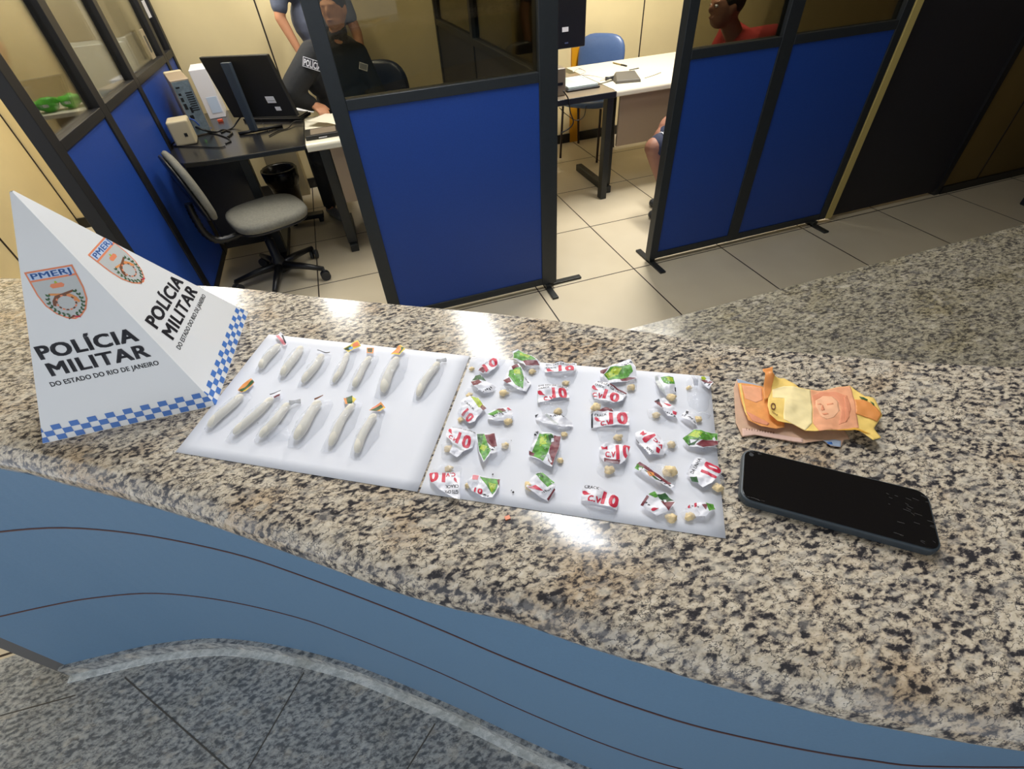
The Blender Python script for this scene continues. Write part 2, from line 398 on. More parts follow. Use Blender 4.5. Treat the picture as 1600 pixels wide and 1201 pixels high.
def poly_tris(poly):
    P = [Vector((p[0], p[1], 0)) for p in poly]
    T = []
    for t in tessellate_polygon([P]):
        q = [poly[i] for i in t]
        a = (q[1][0] - q[0][0]) * (q[2][1] - q[0][1]) - (q[2][0] - q[0][0]) * (q[1][1] - q[0][1])
        if abs(a) < 1e-14: continue
        T.append([tuple(p) for p in (q if a > 0 else q[::-1])])
    return T
def clip_tris(T, conv):
    """clip triangles to a convex ccw polygon"""
    out = []; n = len(conv)
    ar = sum(conv[i][0] * conv[(i + 1) % n][1] - conv[(i + 1) % n][0] * conv[i][1] for i in range(n))
    cv = conv if ar > 0 else conv[::-1]
    for t in T:
        p = list(t)
        for i in range(n):
            a, b = cv[i], cv[(i + 1) % n]; q = []
            def sd(v): return (b[0] - a[0]) * (v[1] - a[1]) - (b[1] - a[1]) * (v[0] - a[0])
            for j in range(len(p)):
                u, v = p[j], p[(j + 1) % len(p)]; su, sv = sd(u), sd(v)
                if su >= 0: q.append(u)
                if (su >= 0) != (sv >= 0):
                    f = su / (su - sv); q.append((u[0] + (v[0] - u[0]) * f, u[1] + (v[1] - u[1]) * f))
            p = q
            if len(p) < 3: break
        if len(p) >= 3:
            for j in range(1, len(p) - 1): out.append([p[0], p[j], p[j + 1]])
    return out
def refine(T, L, it=7):
    for _ in range(it):
        out = []; ch = False
        for t in T:
            e = [math.hypot(t[i][0] - t[(i + 1) % 3][0], t[i][1] - t[(i + 1) % 3][1]) > L for i in range(3)]
            md = lambda i: ((t[i][0] + t[(i + 1) % 3][0]) / 2, (t[i][1] + t[(i + 1) % 3][1]) / 2)
            k = sum(e)
            if k == 0: out.append(t); continue
            ch = True
            if k == 3:
                a, b, c = md(0), md(1), md(2); out += [[t[0], a, c], [a, t[1], b], [c, b, t[2]], [a, b, c]]
            elif k == 1:
                i = e.index(True); a = md(i); p, q, r = t[i], t[(i + 1) % 3], t[(i + 2) % 3]; out += [[p, a, r], [a, q, r]]
            else:
                i = e.index(False); p, q, r = t[i], t[(i + 1) % 3], t[(i + 2) % 3]; a = md((i + 1) % 3); b = md((i + 2) % 3)
                out += [[a, r, b], [p, q, a], [p, a, b]]
        T = out
        if not ch: break
    return T
def hull(P):
    P = sorted(set((round(p[0], 7), round(p[1], 7)) for p in P))
    def half(Q):
        h = []
        for p in Q:
            while len(h) > 1 and (h[-1][0] - h[-2][0]) * (p[1] - h[-2][1]) - (h[-1][1] - h[-2][1]) * (p[0] - h[-2][0]) <= 0: h.pop()
            h.append(p)
        return h
    a = half(P); b = half(P[::-1]); return a[:-1] + b[:-1]
def fit_text(s, a, b, h, bold=0.02):
    """text triangles with baseline a->b and cap height h (all in the same 2D metric frame, y up)"""
    dx, dy = b[0] - a[0], b[1] - a[1]; l = math.hypot(dx, dy); ux, uy = dx / l, dy / l
    return [[(a[0] + p[0] * dx - uy * p[1] * h, a[1] + p[0] * dy + ux * p[1] * h) for p in t] for t in text_tris(s, bold)]

# ================================================================== THE SETTING
YW = 2.27      # back wall
mb = MB(); mb.box(-4.2, 4.2, -1.212, YW + 0.1, -0.05, 0.0); struct('floor', mb, tiles)
mb = MB()
mb.box(-4.2, 4.2, -4.6, -1.212, -0.05, 0.0)
for (a, b) in (((195, 1058), (345, 1190)), ((475, 1050), (400, 1180)), ((680, 1130), (640, 1195)), ((0, 1118), (118, 1086))):
    p, q = at(*a, 0), at(*b, 0); d = (q - p).normalized(); n = Vector((-d.y, d.x, 0)) * 0.0018
    q = q + d * 0.6 if a[0] else q
    mb.prism([tuple((p + n)[:2]), tuple((p - n)[:2]), tuple((q - n)[:2]), tuple((q + n)[:2])], 0.0, 0.0006, 1)
tag(mb.build('floor', [G_FLOOR, mat('grey_joint', (84, 80, 74), 0.7)]), kind='structure')
# back wall with panel seams
mb = MB(); mb.box(-3.65, 4.2, YW, YW + 0.1, 0, ZC, 0)
for x in (1.22, -1.755, -0.55 - 2.35):
    mb.box(x - 0.005, x + 0.005, YW - 0.003, YW, 0.09, ZC, 1)
struct('wall_back', mb, [beige, seam])
mb = MB(); mb.box(-3.65, 4.2, YW - 0.015, YW, 0, 0.075); struct('baseboard_back', mb, black_plastic)
mb = MB(); mb.box(-3.65, -3.55, -1.2, YW, 0, ZC, 0)
for y in (1.38, YW - 0.006, 0.45, -0.5): mb.box(-3.55, -3.545, y - 0.005, y + 0.005, 0.0, ZC, 1)
struct('wall_left', mb, [beige, seam])
# dim wall at the right of the partition line
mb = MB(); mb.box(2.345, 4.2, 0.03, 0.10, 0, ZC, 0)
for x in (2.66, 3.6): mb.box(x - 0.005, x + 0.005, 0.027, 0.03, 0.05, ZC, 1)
struct('wall_right', mb, [beige_shaded, seam])
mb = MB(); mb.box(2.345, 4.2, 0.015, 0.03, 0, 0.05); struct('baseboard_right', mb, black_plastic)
mb = MB(); mb.box(4.1, 4.2, -4.6, 0.03, 0, ZC); mb.box(4.1, 4.2, 0.1, YW, 0, ZC); struct('wall_side', mb, beige_shaded)
mb = MB(); mb.box(-0.5, 4.2, -4.7, -4.6, 0, ZC); struct('light_block_wall', mb, beige_shaded)  # unseen wall added to keep world light off the right side
mb = MB(); mb.box(-4.2, 4.2, -4.6, YW + 0.1, ZC, ZC + 0.08); struct('ceiling', mb, ceil_m)
# ochre jamb on the back wall behind the blue chair
a = aty(893, 90, YW - 0.012); b = aty(909, 90, YW - 0.012)
mb = MB(); mb.box(a.x, b.x, YW - 0.02, YW, 0, 2.1); struct('trim_1', mb, orange_jamb)
# charcoal door leaf / fixed panel and cream jamb between the partition and the right wall
mb = MB(); mb.box(1.425, 2.345, 0.035, 0.075, 0.02, ZC, 0); mb.box(2.30, 2.345, 0.02, 0.09, 0, ZC, 1); struct('door_1', mb, [charcoal_pan, dark_frame])
mb = MB(); mb.box(1.365, 1.41, 0.0, 0.05, 0.03, ZC); struct('trim_2', mb, yellow_str)

# ------------------------------------------------------------------ ceiling lamps
for i, (x, y, p, c) in enumerate(LAMPS):
    lab = ['white double-tube ceiling lamp above the counter', 'white double-tube ceiling lamp above the blue panel by the doorway', 'white double-tube ceiling lamp above the white desk',
           'white double-tube ceiling lamp beside the left glazed partition', 'white double-tube ceiling lamp above the officer at the black desk'][i]
    t = thing('ceiling_lamp', (x, y, ZC), lab, 'ceiling lamp', group='tube lamps on the ceiling')
    MB().box(-0.11, 0.11, -0.64, 0.64, -0.05, -0.001).build('lamp_housing', lamp_body, t, bevel=0.004)
    for s in (-0.045, 0.045):
        MB().tube([(s, -0.6, -0.066), (s, 0.6, -0.066)], 0.013, 10).build('lamp_tube', tube_em, t)

# ------------------------------------------------------------------ partitions (frame + panels + glass, as one standing unit each)
def part_run(name, label, O, ang, posts, z_rail, H, blue=blue_pan, glassm=glass_tint, frame=black_al, kick=0.03, pw=0.045, feet=()):
    """O: start on the floor, run direction ang; posts: list of (distance, width)."""
    t = thing(name, O, label, 'partition', ang)
    for (d, w_) in posts: MB().box(d - w_ / 2, d + w_ / 2, -0.026, 0.026, kick, H).build('post', frame, t, bevel=0.003)
    for (d0, w0), (d1, w1) in zip(posts[:-1], posts[1:]):
        a, b = d0 + w0 / 2, d1 + w1 / 2 - w1
        if b - a < 0.08: continue
        MB().box(a, b, -0.018, 0.018, kick + 0.03, z_rail).build('lower_panel', blue, t)
        MB().box(a, b, -0.024, 0.024, kick, kick + 0.04).build('bottom_rail', frame, t, bevel=0.002)
        m = MB(); m.box(a, b, -0.026, 0.026, z_rail - 0.002, z_rail + 0.036); m.build('middle_rail', frame, t, bevel=0.003)
        MB().box(a, b, -0.024, 0.024, H - 0.04, H).build('top_rail', frame, t)
        MB().box(a, b, -0.003, 0.003, z_rail + 0.03, H - 0.035).build('glass_pane', glassm, t)
    for (fx, fy, L, ax) in feet:
        m = MB()
        if ax == 'y': m.box(fx - 0.017, fx + 0.017, fy - L, fy + L, 0.0, 0.012); m.box(fx - 0.017, fx + 0.017, fy - 0.02, fy + 0.02, 0.0, kick)
        else: m.box(fx - L, fx + L, fy - 0.017, fy + 0.017, 0.0, 0.012); pass
        m.build('foot', metal_dark, t, bevel=0.002)
    return t
H = 2.1
part_run('glazed_partition', 'blue and smoked glass partition left of the doorway, behind the white sheets', (-1.425, 0.03, 0), 0,
         [(0.03, 0.06), (0.893, 0.085)], 1.015, H, feet=((0.885, -0.02, 0.12, 'y'), (0.99, 0.012, 0.11, 'x')))
part_run('glazed_partition', 'long blue and smoked glass partition right of the doorway, in front of the seated person in red', (0.10, 0.03, 0), 0,
         [(0.025, 0.05), (0.565, 0.075), (1.235, 0.05)], 1.015, H, feet=((0.025, 0.0, 0.145, 'y'), (1.18, -0.02, 0.12, 'y')))
part_run('glazed_partition', 'blue partition with clear glass along the left office, beside the grey chair', (-2.395, 0.03, 0), PI / 2,
         [(0.03, 0.07), (0.60, 0.075), (1.20, 0.06), (1.98, 0.06), (2.21, 0.05)], 1.0, H, glassm=glass_clear, frame=dark_frame)
part_run('glazed_partition', 'dark dividing partition running back from the doorway post to the rear wall', (-0.53, 0.075, 0), PI / 2,
         [(0.03, 0.05), (1.1, 0.05), (2.16, 0.05)], 1.0, H, blue=charcoal_pan, frame=dark_frame)

# ================================================================== THE COUNTER
front = [(-2.66, -1.385), (-2.4, -1.415), (-2.15, -1.475), (-1.904, -1.609), (-1.815, -1.667), (-1.734, -1.721), (-1.658, -1.775), (-1.588, -1.829), (-1.525, -1.878), (-1.467, -1.924),
         (-1.413, -1.962), (-1.359, -1.995), (-1.315, -2.029), (-1.272, -2.060), (-1.231, -2.089), (-1.191, -2.116), (-1.154, -2.14), (-1.116, -2.162), (-1.044, -2.2), (-0.9, -2.265), (-0.65, -2.35), (-0.3, -2.42), (0.1, -2.45)]
back = [(-2.66, -0.90), (-2.4, -0.975), (-2.061, -1.119), (-1.679, -1.316), (-1.497, -1.432), (-1.364, -1.515), (-1.276, -1.570), (-1.226, -1.602), (-1.085, -1.699), (-0.996, -1.766), (-0.891, -1.835), (-0.707, -1.935), (-0.45, -2.04), (-0.2, -2.10), (0.1, -2.14)]
NS = 90
Fc = smooth_poly(front, NS); Bc = smooth_poly(back, NS)
def normal2(P, i):
    t = (P[min(i + 1, len(P) - 1)] - P[max(i - 1, 0)]).normalized(); return Vector((t.y, -t.x, 0))   # points towards customer side when running +x
ctr = thing('reception_counter', (-1.6, -1.7, 0), 'curved reception counter with granite top and steel blue front', 'counter')
mb = MB(); rows = []
ZT, ZB = 1.08, 1.022
for i in range(NS):
    f, b = Fc[i], Bc[i]; nf = normal2(Fc, i); nb = -normal2(Bc, i)
    prof = []
    r = 0.029
    for k in range(9):   # bull-nosed front edge
        a = PI / 2 - PI * k / 8
        prof.append(f - nf * r + nf * (r * math.cos(a)) + Vector((0, 0, (ZT + ZB) / 2 + r * math.sin(a))))
    top = [b - nb * 0.004 + Vector((0, 0, ZT)) + 0 * nb] + []
    bk = [b + Vector((0, 0, ZT - 0.004)), b + Vector((0, 0, ZT - 0.03)), b - nb * 0.004 + Vector((0, 0, ZB))]
    f0 = prof[0]; t0 = top[0]
    inner = [t0.lerp(f0, k / 6) for k in range(1, 6)]
    row = bk[::-1] + top + inner + prof
    rows.append([loc(ctr, p) for p in row] + [loc(ctr, bk[-1])])
mb.grid(rows)
for rr in (rows[0], rows[-1]):
    vs = [mb.bm.verts.new(p) for p in rr[:-1]]; mb.bm.faces.new(vs if rr is rows[0] else vs[::-1])
for f in mb.bm.faces: f.smooth = False
worktop = mb.build('granite_top', G_TOP, ctr)
for f in worktop.data.polygons: f.use_smooth = True
worktop.data.set_sharp_from_angle(angle=0.7)
# front panel
base = [(-2.56, -1.325), (-2.511, -1.33), (-2.374, -1.345), (-2.27, -1.362), (-2.126, -1.402), (-1.963, -1.478), (-1.79, -1.581), (-1.67, -1.668), (-1.533, -1.775), (-1.448, -1.845), (-1.369, -1.912), (-1.271, -1.991), (-1.203, -2.042), (-1.138, -2.086), (-1.052, -2.136), (-0.967, -2.180), (-0.879, -2.218), (-0.65, -2.29), (-0.3, -2.36), (0.1, -2.39)]
Pc = smooth_poly(base, NS)
def ribbon(P, off0, off1, z0, z1, par):
    m = MB(); A = []
    for i, p in enumerate(P):
        n = normal2(P, i)
        q = [p + n * off1 + Vector((0, 0, z0)), p + n * off1 + Vector((0, 0, z1)), p + n * off0 + Vector((0, 0, z1)), p + n * off0 + Vector((0, 0, z0))]
        A.append([loc(par, v) for v in q + [q[0]]])
    m.grid(A, smooth=False)
    for e, rv in ((A[0], False), (A[-1], True)):
        vs = [m.bm.verts.new(v) for v in e[:-1]]; m.bm.faces.new(vs[::-1] if rv else vs)
    return m
pan = ribbon(Pc, -0.02, 0.0, 0.055, ZB, ctr).build('front_panel', steel_blue, ctr)
def z_on_panel(px, py):
    d = ray(px, py); best = None
    for i in range(len(Pc) - 1):
        a, b = Pc[i], Pc[i + 1]; n = Vector((b.y - a.y, a.x - b.x, 0)); dn = d.dot(n)
        if abs(dn) < 1e-9: continue
        t = (Vector((a.x, a.y, CAM.z)) - CAM).dot(n) / dn
        if t <= 0: continue
        X = CAM + d * t; u = (X - a).xy.dot((b - a).xy) / (b - a).xy.length_squared
        if -0.01 <= u <= 1.01 and (best is None or t < best[0]): best = (t, X.z)
    return best[1] if best else None
ZL1, ZL2 = 0.69, 0.375
for z in (ZL1, ZL2):
    ribbon(Pc, -0.002, 0.0012, z - 0.0022, z + 0.0022, ctr).build('panel_joint', brown_line, ctr)
ribbon(Pc, -0.02, 0.012, 0.004, 0.055, ctr).build('skirting', G_FLOOR, ctr)
ribbon(Pc, -0.02, 0.030, 0.0, 0.005, ctr).build('reflection_strip', G_REFL, ctr)  # pale strip painting in the bright reflection along the skirting foot
# end cheek of the counter
e0 = Pc[0]
mb = MB(); d_ = Vector((-0.25, 1.0, 0)).normalized() 
q = [e0 + Vector((-0.012, -0.006, 0)), e0 + Vector((0.02, 0, 0)), e0 + Vector((0.02, 0, 0)) + d_ * 0.36, e0 + Vector((-0.012, 0, 0)) + d_ * 0.36]
mb.prism([tuple(loc(ctr, v)[:2]) for v in q], 0.0, ZB); mb.build('end_cheek', grey_al, ctr)
# rear carcass panel
Rc = [Bc[i] + normal2(Bc, i) * 0.12 for i in range(6, NS - 1)]
ribbon(Rc, -0.01, 0.01, 0.0, ZB, ctr).build('rear_panel', steel_blue, ctr)

# lower granite work desk behind
DZ = 0.75
ydesk = at(1300, 430, DZ).y
mb = MB()
poly = []
Bi = [Bc[i] + Vector((-normal2(Bc, i).x, -normal2(Bc, i).y, 0)) * (-0.02) for i in range(NS)]
sel = [p for p in Bi if p.x > -1.22]
poly = [(p.x, p.y) for p in sel] + [(1.9, -2.3), (1.9, ydesk), (-1.22 + 0.28, ydesk)]
wd = thing('lower_work_desk', (0.3, ydesk - 0.3, 0), 'lower pale granite desk joined behind the right end of the counter', 'desk')
mb.prism([tuple(loc(wd, (x, y, 0))[:2]) for x, y in poly], DZ - 0.03, DZ)
mb.build('granite_top', G_LOW, wd)
MB().box(-1.1, 1.6, 0.22, 0.25, 0.0, DZ - 0.03).build('desk_panel', steel_blue, wd)
mb = MB(); mb.box(2.42, 2.95, -0.60, -0.33, 0.0, 0.09)
# dark box beyond desk
fb = thing('storage_box', (2.84, -0.47, 0), 'dark navy box standing on the dim floor at the far right', 'box')
mb.bm.free()
MB().box(-0.22, 0.3, -0.12, 0.17, 0.0, 0.4).build('box_body', navy_vinyl, fb, bevel=0.01)
MB().box(-0.235, 0.315, -0.135, 0.185, 0.4, 0.43).build('box_lid', navy_vinyl, fb, bevel=0.006)

# ================================================================== SHEETS OF PAPER
def sheet(label, px):
    P = [at(x, y, ZT + 0.0008) for x, y in px]
    c = sum(P, Vector()) / 4
    n = 16; rows = []
    for i in range(n + 1):
        a = P[0].lerp(P[3], i / n); b = P[1].lerp(P[2], i / n); row = []
        for j in range(n + 1):
            p = a.lerp(b, j / n); p = p - c; p.z = 0.0008 + 0.0007 * max(0, noise.noise(Vector((p.x * 9, p.y * 9, px[0][0]))))
            row.append(p)
        rows.append(row[::-1])
    m = MB(); m.grid(rows); o = m.build('paper_sheet', paper, solid=0.0004); o.location = (c.x, c.y, ZT)
    return tag(o, label, 'paper', 'white sheets on the counter')
sheet('white sheet on the counter carrying thirteen pale powder tubes', [(420, 522), (734, 556), (652, 768), (274, 706)])
sheet('white sheet on the counter carrying the crumpled red, green and white packets', [(737, 557), (1109, 588), (1134, 841), (655, 769.5)])
ZP = ZT + 0.0016

# ================================================================== PACKETS
ZO = {3: (650, 530, 6.154), 4: (650, 630, 6.154), 5: (880, 550, 6.154), 6: (880, 650, 6.004), 1: (270, 510, 6.6667), 2: (440, 530, 5.7143), 7: (1130, 560, 5.926)}
def zp(k, X, Y, z=ZP):
    ox, oy, s = ZO[k]; return at(ox + X / s, oy + Y / s, z)
def film_bag(par, pts, ztop, seed, name='plastic_bag', zb=ZP + 0.0004):
    """crumpled clear pillow over a 2D outline (world xy points)"""
    hp = hull([(p[0], p[1]) for p in pts]); n = len(hp)
    c = (sum(p[0] for p in hp) / n, sum(p[1] for p in hp) / n)
    m = MB(); K = 30; NR = 7; rings = []
    def edge(a):
        d = (math.cos(a), math.sin(a)); best = 1e-3
        for i in range(n):
            p, q = hp[i], hp[(i + 1) % n]; ex, ey = q[0] - p[0], q[1] - p[1]
            den = d[0] * ey - d[1] * ex
            if abs(den) < 1e-12: continue
            t = ((p[0] - c[0]) * ey - (p[1] - c[1]) * ex) / den; u = ((p[0] - c[0]) * d[1] - (p[1] - c[1]) * d[0]) / den
            if t > 0 and -0.001 <= u <= 1.001: best = max(best, t)
        return best
    R = [edge(2 * PI * k / K) for k in range(K)]
    for i in range(NR + 1):
        f = i / NR; row = []
        for k in range(K + 1):
            a = 2 * PI * (k % K) / K; r = R[k % K] * f * (1 + 0.10 * noise.noise(Vector((math.cos(a) * 2.5, math.sin(a) * 2.5, seed))) * f)
            x, y = c[0] + math.cos(a) * r, c[1] + math.sin(a) * r
            h = (1 - f ** 2.2) * (ztop) + 0.0016 * noise.noise(Vector((x * 190, y * 190, seed))) * (1 - 0.5 * f)
            row.append(loc(par, (x, y, zb + max(0.0, h))))
        rows_ = row; rings.append(row)
    m.grid([r for r in rings][::1]); o = m.build(name, film_m, par); return o
def label_mesh(par, name, base2, prints, hfun, z0, basem, cx, cy, L=0.0022):
    """base2: outline in world xy. prints: list of (mat, tris2). hfun(x,y) -> height above z0"""
    mats = [basem]; m = MB()
    def drape(T, e): return [[loc(par, (p[0], p[1], z0 + hfun(p[0], p[1]) + e)) for p in t] for t in T]
    m.tris(drape(refine(poly_tris(base2), L), 0), 0, True)
    e = 0.00012
    for (mt, T) in prints:
        if not T: continue
        if mt not in mats: mats.append(mt)
        m.tris(drape(refine(T, L * 1.3), e), mats.index(mt), True); e += 0.00004
    return m.build(name, mats, par)
def cw(k, P, z=ZP): 
    return [tuple(zp(k, *p, z)[:2]) for p in P]
def txt(k, s, a, b, h, bold=0.03):
    A, B = zp(k, *a), zp(k, *b)
    # cap height vector measured in the picture, perpendicular to the baseline
    d = Vector((b[0] - a[0], b[1] - a[1])).normalized(); up = (a[0] + d.y * h, a[1] - d.x * h); U = zp(k, *up) - A
    T = []
    for t in text_tris(s, bold):
        q = [(A.x + p[0] * (B.x - A.x) + p[1] * U.x, A.y + p[0] * (B.y - A.y) + p[1] * U.y) for p in t]
        T.append(q)
    return T
def ticks(k, x0, y0, x1, y1, n, seed):
    """tiny black smudgy print marks in a picture box"""
    rnd = random.Random(seed); out = []
    for i in range(n):
        f = (i + rnd.random() * 0.6) / n; X = x0 + (x1 - x0) * f; Y = y0 + (y1 - y0) * f + rnd.uniform(-9, 9)
        s = rnd.uniform(6, 15); a = rnd.uniform(-0.8, 0.8)
        q = [(X - s * math.cos(a), Y - s * math.sin(a)), (X, Y - s * 0.45), (X + s, Y + s * 0.3), (X + 2, Y + s * 0.5)]
        out += poly_tris(cw(k, q))
    return out
def chili(k, X, Y, s, a=0.2):
    pts = []
    for (u, v) in ((-1, -0.35), (-0.5, -0.5), (0, -0.35), (0.5, 0.05), (1.1, 0.25), (0.3, 0.35), (-0.3, 0.4), (-0.8, 0.15)):
        pts.append((X + s * (u * math.cos(a) - v * math.sin(a)), Y + s * (u * math.sin(a) + v * math.cos(a))))
    return poly_tris(cw(k, pts))
GR = 'g'; MR = 'm'
